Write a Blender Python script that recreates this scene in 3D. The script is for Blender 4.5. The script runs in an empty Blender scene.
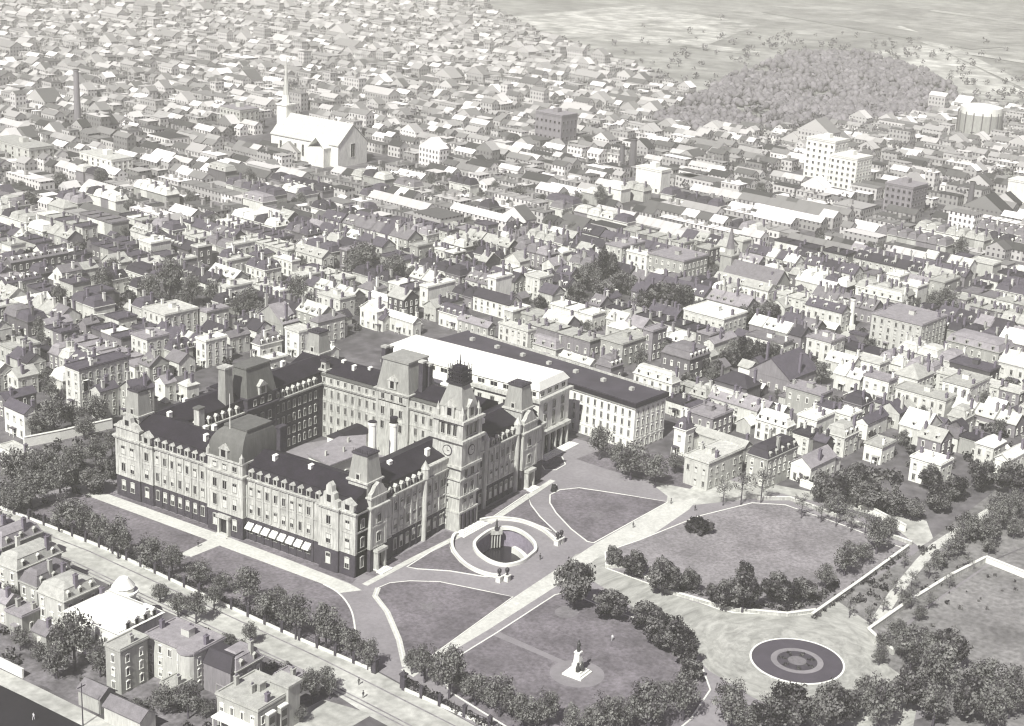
import bpy, bmesh, math, random
from mathutils import Vector, Matrix, noise
from mathutils.geometry import tessellate_polygon
rnd = random.Random(7)
R = math.radians
PI = math.pi
S = bpy.context.scene
COL = S.collection
CAM = (-304.29, -242.49, 188.75)
YAW, PITCH, ROLL, FPX = 0.573112, 0.315796, 0.048921, 1600.0
HOUSES=[[217.5, -26.8, 17.3, 19.7, 6, 'gable_u', 0.25, 0.08, 0, -7.5], [255.9, -26.1, 10.7, 10.6, 11, 'flat', 0.7, 0.3, 0, -7.5], [246.1, -39.1, 11.2, 7.5, 7, 'gable_v', 0.75, 0.75, 2, -7.5], [251.6, -47.9, 11.5, 7.7, 8, 'flat', 0.78, 0.7, 0, -7.5], [296.7, -47.3, 22.3, 21.5, 13, 'flat', 0.6, 0.28, 0, -7.5], [298.6, -78.3, 22.0, 13.5, 8, 'mansard', 0.4, 0.3, 4, -7.5], [316.4, -82.7, 10.6, 11.3, 8, 'gable_v', 0.3, 0.85, 0, -7.5], [283.3, -93.3, 10.8, 10.8, 9, 'gable_v', 0.75, 0.6, 0, -7.5], [231.4, -59.1, 10.2, 6.7, 9, 'flat', 0.78, 0.35, 0, -7.5], [227.8, -81.7, 19.6, 7.7, 8, 'flat', 0.75, 0.4, 0, -7.5], [244.0, -65.5, 9.8, 12.5, 8, 'hip', 0.78, 0.4, 0, -7.5], [241.9, -85.4, 10.5, 16.2, 10, 'flat', 0.78, 0.42, 0, -7.5], [268.8, -84.2, 16.2, 8.5, 9, 'flat', 0.1, 0.1, 0, -7.5], [239.6, -98.4, 6.8, 7.4, 5, 'gable_v', 0.5, 0.8, 0, -7.5], [192.2, -110.2, 6.3, 9.0, 8, 'hip', 0.7, 0.8, 0, -7.5], [183.7, -117.7, 1.7, 15.0, 8, 'gable_u', 0.78, 0.75, 0, -7.5], [164.8, -102.0, 10.4, 8.2, 8, 'flat', 0.78, 0.75, 0, -7.5], [198.2, -85.0, 9.4, 12.4, 6, 'gable_v', 0.7, 0.75, 1, -7.5], [174.8, -55.6, 7.4, 11.8, 9, 'flat', 0.8, 0.75, 0, -7.5], [170.9, -67.4, 7.5, 9.2, 7, 'mansard', 0.7, 0.4, 3, -7.5], [164.9, -63.4, 3.8, 3.8, 6, 'gable_v', 0.1, 0.08, 0, -7.5], [191.7, -67.3, 4.2, 13.9, 6, 'gable_u', 0.85, 0.08, 0, -7.5], [140.8, -68.7, 7.3, 15.3, 6, 'gable_u', 0.85, 0.3, 0, -7.5], [166.9, -48.5, 12.2, 5.0, 7, 'mansard', 0.78, 0.85, 4, -7.5], [128.4, -59.2, 7.4, 17.6, 10, 'mansard', 0.35, 0.07, 5, -7.5], [115.6, -45.4, 9.0, 19.5, 9, 'flat', 0.6, 0.68, 0, -7.5], [142.8, -44.5, 21.6, 3.5, 6, 'gable_v', 0.55, 0.5, 0, -7.5], [137.0, -26.2, 4.0, 3.4, 9, 'mansard', 0.8, 0.08, 1, -7.5], [155.7, -26.6, 10.2, 12.0, 8, 'flat', 0.22, 0.32, 0, -7.5], [175.7, -33.4, 19.9, 5.0, 7, 'gable_v', 0.7, 0.35, 4, -7.5], [199.9, -46.2, 13.9, 8.2, 9, 'flat', 0.38, 0.38, 0, -7.5], [180.3, -22.1, 14.4, 3.8, 6, 'mansard', 0.6, 0.58, 3, -7.5], [181.1, -35.0, 14.0, 3.8, 7, 'gable_v', 0.6, 0.35, 2, -7.5], [178.7, -12.4, 6.8, 3.1, 6, 'mansard', 0.6, 0.42, 2, -7.5], [261.9, 22.4, 19.7, 16.8, 9, 'flat', 0.7, 0.85, 0, -7.5], [238.5, 14.7, 4.7, 15.4, 6, 'gable_u', 0.75, 0.38, 0, -7.5], [205.3, 8.2, 12.8, 13.0, 9, 'mansard', 0.13, 0.22, 5, -7.5], [181.5, 2.7, 17.0, 4.9, 7, 'mansard', 0.8, 0.72, 4, -7.5], [185.3, 30.1, 7.0, 7.3, 6, 'mansard', 0.22, 0.22, 3, -7.5], [204.5, 36.3, 10.6, 17.2, 9, 'flat', 0.45, 0.42, 0, -7.5], [218.5, 31.3, 2.9, 9.1, 12, 'flat', 0.3, 0.28, 0, -7.5], [224.2, 46.2, 8.9, 6.5, 8, 'hip', 0.6, 0.9, 0, -7.5], [222.4, 72.6, 12.6, 8.9, 5, 'gable_v', 0.28, 0.55, 0, -7.5], [191.3, 70.8, 14.9, 4.7, 10, 'flat', 0.75, 0.58, 0, -7.5], [192.8, 58.7, 13.1, 3.0, 5, 'mansard', 0.5, 0.38, 3, -7.5], [183.1, 37.8, 14.4, 3.0, 6, 'gable_v', 0.75, 0.62, 2, -7.5], [193.4, 90.7, 16.1, 4.7, 7, 'gable_v', 0.42, 0.3, 2, -7.5], [200.7, 107.8, 13.3, 4.7, 6, 'mansard', 0.8, 0.1, 4, -7.5], [194.1, 132.6, 9.2, 8.7, 10, 'gable_v', 0.08, 0.45, 0, -7.5], [198.6, 141.6, 14.1, 4.6, 6, 'gable_v', 0.85, 0.85, 0, -7.5], [178.6, 134.1, 9.7, 5.6, 8, 'gable_u', 0.85, 0.8, 0, -7.5], [179.4, 131.7, 5.7, 4.5, 5, 'gable_v', 0.7, 0.12, 0, -7.5], [181.6, 118.4, 15.7, 3.4, 6, 'gable_v', 0.7, 0.75, 0, -7.5], [207.0, 159.1, 8.5, 8.8, 6, 'hip', 0.8, 0.25, 0, -7.5], [218.2, 138.3, 4.7, 16.5, 9, 'flat', 0.8, 0.85, 0, -7.5], [271.5, 183.6, 5.2, 9.9, 9, 'flat', 0.45, 0.42, 0, -7.5], [204.8, 124.2, 6.8, 3.0, 6, 'gable_u', 0.6, 0.42, 0, -7.5], [237.7, 117.3, 4.5, 10.2, 13, 'flat', 0.8, 0.85, 0, -7.5], [260.1, 109.6, 8.0, 8.7, 10, 'flat', 0.65, 0.7, 0, -7.5], [296.3, 125.0, 7.1, 8.6, 6, 'gable_u', 0.7, 0.3, 0, -7.5], [291.4, 140.3, 9.1, 7.0, 6, 'gable_u', 0.75, 0.5, 0, -7.5], [280.5, 151.6, 3.7, 9.6, 6, 'gable_v', 0.08, 0.5, 0, -7.5], [319.0, 127.7, 4.8, 15.0, 5, 'gable_u', 0.5, 0.12, 2, -7.5], [221.6, 97.6, 3.8, 10.7, 6, 'flat', 0.6, 0.8, 0, -7.5], [323.9, 73.6, 20.1, 19.0, 12, 'flat', 0.45, 0.38, 0, -7.5], [273.4, 51.4, 12.5, 2.9, 4, 'flat', 0.8, 0.8, 0, -7.5], [269.4, 64.5, 4.8, 2.8, 4, 'flat', 0.75, 0.75, 0, -7.5], [262.3, 80.5, 3.2, 14.6, 5, 'gable_u', 0.8, 0.12, 0, -7.5], [325.2, 93.3, 11.5, 3.1, 11, 'flat', 0.8, 0.75, 0, -7.5], [333.8, 111.3, 9.5, 18.0, 10, 'flat', 0.5, 0.36, 0, -7.5], [351.5, 12.4, 19.6, 5.2, 6, 'gable_v', 0.7, 0.9, 0, -7.5], [305.4, -10.2, 17.2, 6.6, 9, 'gable_v', 0.75, 0.1, 3, -7.5], [319.0, 29.5, 28.3, 6.4, 8, 'gable_v', 0.8, 0.42, 3, -7.5], [302.4, 13.9, 7.9, 4.0, 7, 'gable_u', 0.7, 0.5, 0, -7.5], [373.6, 41.3, 6.0, 8.0, 8, 'gable_v', 0.8, 0.8, 0, -7.5], [331.7, 17.5, 16.4, 4.2, 5, 'gable_v', 0.35, 0.1, 4, -7.5], [359.9, 56.0, 15.6, 4.2, 6, 'gable_v', 0.8, 0.6, 0, -7.5], [367.5, -20.2, 8.8, 9.4, 9, 'flat', 0.85, 0.85, 0, -7.5], [372.8, -9.7, 6.5, 8.4, 11, 'flat', 0.85, 0.8, 0, -7.5], [350.7, -19.6, 19.6, 5.4, 6, 'mansard', 0.75, 0.6, 5, -7.5], [369.0, -5.8, 13.2, 5.5, 5, 'gable_v', 0.22, 0.18, 2, -7.5], [384.8, -26.5, 7.4, 14.8, 9, 'flat', 0.4, 0.4, 0, -7.5], [130.8, 293.9, 5.3, 28.2, 8, 'gable_u', 0.13, 0.16, 8, -7.5], [110.0, 272.6, 4.4, 16.9, 7, 'gable_u', 0.7, 0.12, 5, -7.5], [134.4, 266.5, 6.5, 9.8, 8, 'gable_u', 0.85, 0.2, 0, -7.5], [98.0, 250.6, 5.7, 15.0, 5, 'gable_u', 0.8, 0.85, 0, -7.5], [84.9, 218.0, 5.3, 10.6, 6, 'gable_u', 0.8, 0.3, 0, -7.5], [95.2, 208.7, 1.9, 5.8, 6, 'gable_u', 0.2, 0.2, 0, -7.5], [148.5, 269.5, 6.6, 7.6, 6, 'gable_u', 0.8, 0.45, 0, -7.5], [164.2, 267.6, 8.8, 8.3, 6, 'gable_u', 0.5, 0.4, 0, -7.5], [191.7, 273.2, 8.9, 11.0, 9, 'flat', 0.7, 0.75, 0, -7.5], [173.3, 261.1, 5.0, 11.8, 5, 'gable_u', 0.2, 0.7, 0, -7.5], [200.9, 253.3, 2.1, 7.9, 9, 'flat', 0.15, 0.6, 0, -7.5], [187.3, 251.0, 2.8, 9.3, 6, 'flat', 0.2, 0.6, 0, -7.5], [214.3, 244.8, 3.5, 12.8, 9, 'flat', 0.85, 0.7, 0, -7.5], [191.9, 227.3, 4.1, 13.4, 9, 'flat', 0.5, 0.6, 0, -7.5], [160.1, 197.9, 7.1, 13.7, 9, 'flat', 0.8, 0.6, 0, -7.5], [114.1, 186.0, 13.8, 15.7, 10, 'flat', 0.7, 0.7, 0, -7.5], [130.1, 179.6, 5.5, 10.8, 9, 'flat', 0.55, 0.32, 0, -7.5], [86.2, 166.7, 9.6, 9.8, 11, 'flat', 0.75, 0.3, 0, -7.5], [93.0, 161.2, 2.4, 9.5, 6, 'mansard', 0.6, 0.15, 3, -7.5], [100.8, 151.8, 5.8, 9.7, 10, 'flat', 0.85, 0.8, 0, -7.5], [117.1, 155.3, 4.7, 9.6, 7, 'gable_u', 0.7, 0.25, 0, -7.5], [121.9, 144.7, 3.4, 10.8, 5, 'mansard', 0.85, 0.18, 4, -7.5], [108.7, 130.8, 2.8, 10.5, 5, 'flat', 0.6, 0.9, 0, -7.5], [131.8, 134.2, 7.9, 7.0, 10, 'flat', 0.8, 0.6, 0, -7.5], [148.9, 139.4, 4.6, 14.1, 9, 'hip', 0.55, 0.2, 0, -7.5], [133.6, 120.7, 7.7, 2.0, 5, 'gable_v', 0.75, 0.75, 0, -7.5], [195.7, 187.4, 7.6, 12.5, 9, 'flat', 0.6, 0.55, 0, -7.5], [181.9, 155.8, 13.2, 8.4, 8, 'flat', 0.7, 0.6, 0, -7.5], [240.0, 199.7, 3.3, 16.2, 10, 'flat', 0.15, 0.32, 0, -7.5], [231.5, 207.2, 17.4, 7.3, 7, 'gable_v', 0.7, 0.42, 3, -7.5], [217.0, 212.1, 12.1, 2.3, 7, 'flat', 0.85, 0.8, 0, -7.5], [248.4, 232.2, 3.5, 22.7, 6, 'gable_u', 0.8, 0.3, 4, -7.5], [177.0, 183.7, 7.5, 6.5, 7, 'flat', 0.85, 0.85, 0, -7.5], [219.6, 235.7, 3.5, 10.6, 5, 'hip', 0.7, 0.15, 0, -7.5], [10.7, 143.4, 11.4, 5.1, 9, 'gable_v', 0.85, 0.12, 0, -7.5], [36.2, 176.8, 6.7, 7.8, 7, 'gable_u', 0.7, 0.42, 0, -7.5], [19.0, 162.6, 3.5, 11.6, 7, 'gable_u', 0.15, 0.1, 0, -7.5], [53.0, 199.9, 8.3, 11.4, 8, 'flat', 0.6, 0.5, 0, -7.5], [-10.4, 120.4, 10.8, 2.0, 7, 'flat', 0.85, 0.7, 0, -7.5], [45.8, 131.1, 7.7, 8.0, 10, 'gable_u', 0.35, 0.1, 0, -7.5], [64.2, 135.6, 5.6, 4.2, 7, 'gable_u', 0.8, 0.3, 0, -7.5], [68.9, 129.9, 4.4, 5.1, 6, 'hip', 0.7, 0.6, 0, -7.5]]
VILLAS=[[-66.4, 54.6, 7.5, 14.1, 10, 'mansard', 0.5, 0.45, 3, 0.0], [-69.6, 43.6, 6.2, 11.4, 10, 'mansard', 0.42, 0.25, 3, 0.0], [-70.6, 32.8, 9.2, 10.7, 10, 'mansard', 0.5, 0.5, 3, 0.0], [-58.6, 69.8, 6.2, 13.1, 9, 'mansard', 0.4, 0.3, 3, 0.0], [-60.9, 75.6, 6.3, 12.9, 9, 'mansard', 0.4, 0.3, 3, 0.0], [-76.0, 41.8, 5.8, 5.5, 5, 'flat', 0.45, 0.35, 0, 0.0], [-77.3, 31.8, 4.9, 3.6, 4, 'gable_v', 0.4, 0.2, 0, 0.0], [-74.8, 48.9, 5.9, 4.3, 6, 'gable_v', 0.5, 0.3, 0, 0.0], [-66.1, -18.6, 6.8, 8.7, 7, 'mansard', 0.45, 0.32, 2, 0.0], [-76.4, -10.0, 4.4, 5.0, 4, 'flat', 0.4, 0.4, 0, 0.0]]
SPECIAL={'white_villa': [-72.7, 11.9, 17.9, 13.7, 9, 'flat', 0.8, 0.9, 0, 0.0], 'mansard_villa': [-70.2, -9.6, 15.3, 9.7, 10, 'flat', 0.5, 0.36, 0, 0.0], 'brick_flat': [-80.7, 2.9, 4.8, 8.3, 11, 'flat', 0.4, 0.4, 0, 0.0], 'corner_villa': [-77.2, -35.3, 12.0, 12.3, 8, 'flat', 0.35, 0.5, 0, 0.0], 'shed1': [-89.5, 0.2, 7.0, 2.6, 4, 'gable_v', 0.35, 0.25, 0, 0.0], 'shed2': [-90.9, -13.7, 11.1, 2.6, 4, 'gable_v', 0.6, 0.22, 0, 0.0], 'convent': [40.8, 151.5, 7.6, 20.7, 14, 'flat', 0.75, 0.1, 0, -5.0], 'convwing': [38.6, 139.3, 4.7, 7.3, 10, 'gable_u', 0.6, 0.1, 0, -5.0]}
TREES=[('airy', -23.7, 100.3, 5.1), ('airy', -28.4, 80.1, 4.9), ('airy', -28.3, 67.5, 3.4), ('airy', -31.2, 56.7, 3.9), ('airy', -30.6, 45.3, 3.8), ('airy', -29.4, 29.0, 3.5), ('airy', -31.0, 10.8, 3.9), ('airy', -34.3, 0.4, 3.6), ('airy', -36.0, -10.2, 3.7), ('airy', -35.3, -19.2, 3.7), ('airy', -34.0, -26.2, 3.4), ('airy', -36.8, -33.4, 2.9), ('airy', -26.9, 3.0, 2.3), ('airy', -33.4, -47.6, 3.1), ('airy', -35.5, -56.3, 3.8), ('airy', -34.6, -63.0, 3.3), ('airy', -35.3, -70.1, 3.5), ('airy', -35.8, -76.9, 3.2), ('airy', -32.4, -81.1, 2.7), ('airy', -31.9, -87.2, 2.7), ('airy', -28.7, -93.5, 3.4), ('airy', -18.6, -99.4, 4.6), ('airy', -10.8, -104.0, 3.5), ('airy', -6.8, -96.7, 2.8), ('dense', 21.0, -55.3, 4.4), ('dense', 21.9, -65.5, 4.7), ('dense', 22.5, -75.5, 4.1), ('dense', 16.8, -82.6, 3.8), ('dense', 16.4, -87.3, 4.3), ('dense', 10.7, -92.6, 3.7), ('dense', 6.4, -97.1, 2.9), ('dense', 47.6, -57.8, 3.8), ('dense', 42.9, -69.5, 4.3), ('dense', 50.1, -50.2, 2.5), ('dense', 46.0, -85.1, 3.7), ('dense', 47.2, -90.8, 4.8), ('dense', 57.6, -95.1, 4.0), ('dense', 62.0, -101.2, 3.5), ('dense', 61.9, -84.5, 2.7), ('dense', 49.0, -74.3, 2.4), ('airy', -26.6, 75.0, 3.2), ('airy', -29.3, 38.5, 3.0), ('airy', -29.1, 20.8, 2.6), ('airy', -32.7, -2.8, 2.5), ('airy', -34.0, -22.5, 2.5), ('airy', -29.4, 100.5, 3.6), ('airy', -14.9, 108.2, 3.7), ('airy', -32.1, -42.9, 2.2), ('airy', -32.5, -50.8, 2.4), ('airy', -33.5, -58.3, 2.4), ('airy', -33.9, -65.9, 2.6), ('airy', -34.1, -72.6, 2.5), ('airy', -33.9, -79.0, 2.3), ('airy', -29.0, -90.1, 2.5), ('airy', -25.3, -95.6, 2.7), ('airy', -19.7, -96.6, 2.5), ('bare', 83.0, -118.9, 2.2), ('bare', 88.6, -121.3, 2.5), ('bare', 99.1, -122.6, 2.6), ('bare', 112.7, -123.0, 2.7), ('bare', 124.8, -122.9, 2.7), ('bare', 133.0, -124.3, 2.8), ('bare', 71.3, -120.1, 1.9), ('bare', 77.6, -125.4, 2.2), ('bare', 80.7, -129.2, 2.2), ('bare', 96.8, -129.2, 2.0), ('bare', 111.9, -129.1, 2.3), ('bare', 60.2, -120.6, 1.9), ('bare', 62.3, -114.3, 1.9), ('bare', 101.2, -114.7, 2.0), ('bare', 150.5, -122.9, 2.8), ('airy', 142.7, -127.2, 2.8), ('airy', 156.4, -127.7, 2.9), ('airy', 126.1, -130.8, 2.4), ('airy', 142.0, -133.1, 2.8), ('airy', 51.5, -127.8, 2.1), ('airy', 49.7, -133.1, 2.3), ('airy', 16.5, -135.3, 3.4), ('airy', 5.2, -129.3, 3.3), ('airy', -0.5, -122.0, 3.3), ('airy', -8.1, -117.8, 3.2), ('airy', 27.7, -162.0, 3.9), ('airy', 43.8, -162.9, 3.5), ('airy', 22.5, -151.0, 3.6), ('airy', -42.6, 29.4, 2.4), ('airy', -45.7, 20.0, 2.6), ('airy', -51.4, -1.6, 2.2), ('airy', -52.5, -7.2, 2.0), ('airy', -85.1, -6.4, 2.1), ('airy', -76.2, -19.0, 2.1), ('airy', -74.9, 28.3, 2.5), ('airy', -81.9, 29.3, 2.5), ('airy', -81.0, 36.7, 2.3), ('airy', -61.3, -24.5, 1.9), ('airy', -64.7, -36.4, 2.1), ('airy', -51.5, 34.4, 2.1), ('airy', -68.9, 54.7, 2.4), ('bush', 85.1, -58.7, 4.1), ('airy', 73.3, -102.7, 3.0), ('airy', 85.6, -103.3, 3.4), ('airy', 95.7, -104.6, 3.2), ('airy', 105.2, -104.9, 3.5), ('airy', 118.0, -103.7, 2.7), ('dense', 1.2, -125.0, 5.2), ('dense', 6.7, -133.3, 4.7), ('dense', -5.3, -120.3, 3.7), ('dense', 26.0, -143.6, 4.4), ('dense', 51.0, -144.6, 4.1), ('dense', 29.8, -157.1, 4.4), ('airy', 12.3, -141.7, 4.3), ('airy', 35.7, -147.3, 5.0), ('airy', 44.8, -137.3, 3.6), ('airy', 44.6, -156.1, 4.3), ('airy', -7.9, -114.1, 3.7), ('airy', 22.4, -134.9, 3.7), ('airy', 57.4, -129.0, 3.2), ('airy', 42.8, -130.1, 2.3), ('airy', 55.1, -137.2, 3.4), ('airy', 37.6, -164.0, 4.0), ('airy', 76.4, -123.9, 2.2), ('airy', 105.7, -122.5, 2.6), ('airy', 118.0, -123.4, 3.0), ('airy', 130.3, -122.7, 3.7), ('airy', 132.2, -128.1, 3.4), ('airy', 146.7, -128.2, 3.8), ('airy', 161.9, -127.8, 3.5), ('airy', 72.2, -129.6, 2.2), ('dense', 130.7, -77.4, 4.4), ('dense', 132.1, -84.0, 4.4), ('dense', 133.6, -90.5, 4.4), ('dense', 134.4, -97.2, 4.0), ('dense', 148.7, -81.2, 3.9), ('dense', 135.3, -103.9, 3.7), ('dense', 146.8, -108.5, 3.8), ('dense', 159.4, -109.7, 4.5), ('dense', 172.3, -113.7, 4.3), ('dense', 175.5, -121.6, 4.6), ('dense', 123.5, -84.5, 3.1), ('dense', 162.4, -99.8, 3.3), ('bare', 108.5, -54.6, 3.1), ('bare', 112.6, -58.6, 3.4), ('bare', 118.0, -62.7, 3.4), ('bare', 114.9, -77.4, 2.7), ('bare', 116.0, -83.3, 2.7), ('bare', 116.1, -88.0, 2.7), ('bare', 115.4, -93.0, 3.0), ('bare', 116.1, -97.1, 2.7), ('bare', 114.1, -103.4, 2.7), ('airy', 116.3, -6.3, 3.9), ('airy', 108.2, -22.6, 5.3), ('airy', 107.6, -31.5, 4.7), ('airy', 122.0, -31.0, 3.2), ('airy', 112.0, -15.5, 3.5), ('dense', 288.1, 102.1, 5.8), ('dense', 304.2, 102.4, 5.4), ('dense', 294.7, 88.5, 5.3), ('dense', 274.3, 65.0, 5.1), ('dense', 286.1, 62.8, 5.6), ('dense', 289.3, 55.8, 4.7), ('dense', 273.6, 86.3, 4.7), ('dense', 292.2, 80.0, 4.8), ('dense', 268.3, 40.8, 3.7), ('dense', 283.3, 43.9, 3.4), ('dense', 275.1, 99.2, 3.9), ('airy', 144.9, 225.8, 5.1), ('airy', 155.4, 225.0, 5.5), ('airy', 155.2, 212.2, 5.5), ('airy', 159.7, 204.2, 4.6), ('airy', 149.2, 239.6, 4.3), ('airy', 157.2, 261.2, 4.0), ('airy', 140.3, 249.0, 4.3), ('airy', 141.2, 216.4, 3.7), ('airy', 147.2, 210.0, 3.7), ('airy', 159.9, 184.6, 4.9), ('airy', 154.5, 173.2, 3.6), ('airy', 150.7, 181.5, 3.6), ('airy', 185.3, 181.1, 4.6), ('airy', 244.6, 192.6, 7.2), ('airy', 246.5, 178.0, 5.4), ('airy', 234.1, 172.9, 4.4), ('airy', 233.1, 191.2, 4.0), ('airy', 18.7, 138.9, 4.7), ('airy', 14.1, 142.1, 4.0), ('airy', 26.8, 139.7, 4.4), ('airy', 33.8, 136.2, 4.0), ('airy', 22.9, 129.9, 3.3), ('airy', 40.1, 165.5, 2.8), ('airy', 47.9, 176.5, 3.2), ('airy', 48.8, 131.7, 2.7), ('airy', -17.4, 113.8, 4.6), ('airy', -6.5, 114.4, 4.4), ('airy', 1.5, 111.3, 4.1), ('airy', 10.1, 110.3, 3.8), ('airy', -14.7, 98.2, 4.2), ('airy', 18.7, 112.6, 2.9), ('airy', -28.8, 103.7, 4.2), ('dense', -5.2, 95.3, 4.0), ('dense', 4.6, 100.0, 3.1), ('dense', -7.1, 101.7, 3.1), ('dense', 233.5, 5.2, 3.5), ('dense', 240.4, 2.7, 3.9), ('dense', 245.5, -0.9, 3.5), ('dense', 251.6, -4.0, 3.6), ('dense', 215.3, 7.9, 3.4), ('dense', 213.7, 1.2, 3.0), ('dense', 286.8, 17.9, 4.2), ('dense', 300.1, 18.6, 3.8), ('dense', 288.1, 25.7, 3.4), ('dense', 203.0, 6.5, 3.0), ('airy', 367.2, -28.2, 4.1), ('airy', 359.5, -36.2, 4.5), ('airy', 354.2, -42.6, 3.6), ('airy', 238.1, -30.7, 3.8), ('airy', 284.4, -31.4, 3.7), ('airy', 224.4, 78.4, 2.0), ('airy', 207.1, 29.9, 3.0), ('airy', 216.3, 38.6, 2.3), ('airy', -79.7, 19.4, 4.4), ('airy', -84.6, 20.0, 3.4), ('airy', -70.7, 22.6, 3.5), ('airy', -78.0, 12.7, 3.2), ('airy', -80.9, -10.8, 3.0), ('airy', -78.8, -16.1, 3.0), ('airy', -56.9, -33.2, 2.8), ('airy', -50.8, -32.2, 2.4), ('airy', -45.2, 14.3, 2.6), ('airy', -37.3, 15.8, 2.3), ('airy', -45.2, -3.6, 2.0), ('airy', -52.9, -35.1, 1.9), ('dense', 240.5, 163.4, 2.6), ('dense', 229.8, 218.5, 2.7), ('dense', 273.5, 166.7, 3.7), ('dense', 268.9, 174.6, 3.2), ('dense', 251.1, 103.4, 3.0), ('dense', 256.5, 89.2, 2.5), ('dense', 127.7, 175.8, 2.8), ('dense', 131.2, 189.9, 2.4), ('dense', 135.5, 227.6, 2.9), ('dense', 146.2, 181.6, 2.4), ('dense', 303.0, 170.5, 3.3), ('airy', 70.9, 217.3, 3.1), ('airy', 116.7, 247.8, 2.9), ('airy', 84.9, 222.6, 2.8), ('airy', 250.4, 293.6, 3.5), ('airy', 251.0, 349.1, 4.2), ('airy', 223.5, 391.3, 4.2), ('airy', 263.2, 414.3, 5.0), ('airy', 337.8, 347.8, 4.5), ('airy', 322.6, 298.8, 3.7), ('airy', 311.3, 262.5, 3.6), ('airy', 380.1, 93.8, 2.9), ('airy', 444.5, 26.8, 3.1), ('airy', 468.6, -5.5, 4.1), ('airy', 442.4, 58.0, 3.1), ('airy', 531.5, 133.5, 3.5), ('airy', 438.4, 185.0, 3.8), ('airy', 427.7, 230.2, 3.9), ('airy', 398.1, 263.4, 3.3), ('airy', 282.4, 404.9, 3.9), ('airy', 284.3, 340.3, 3.2)]
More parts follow.
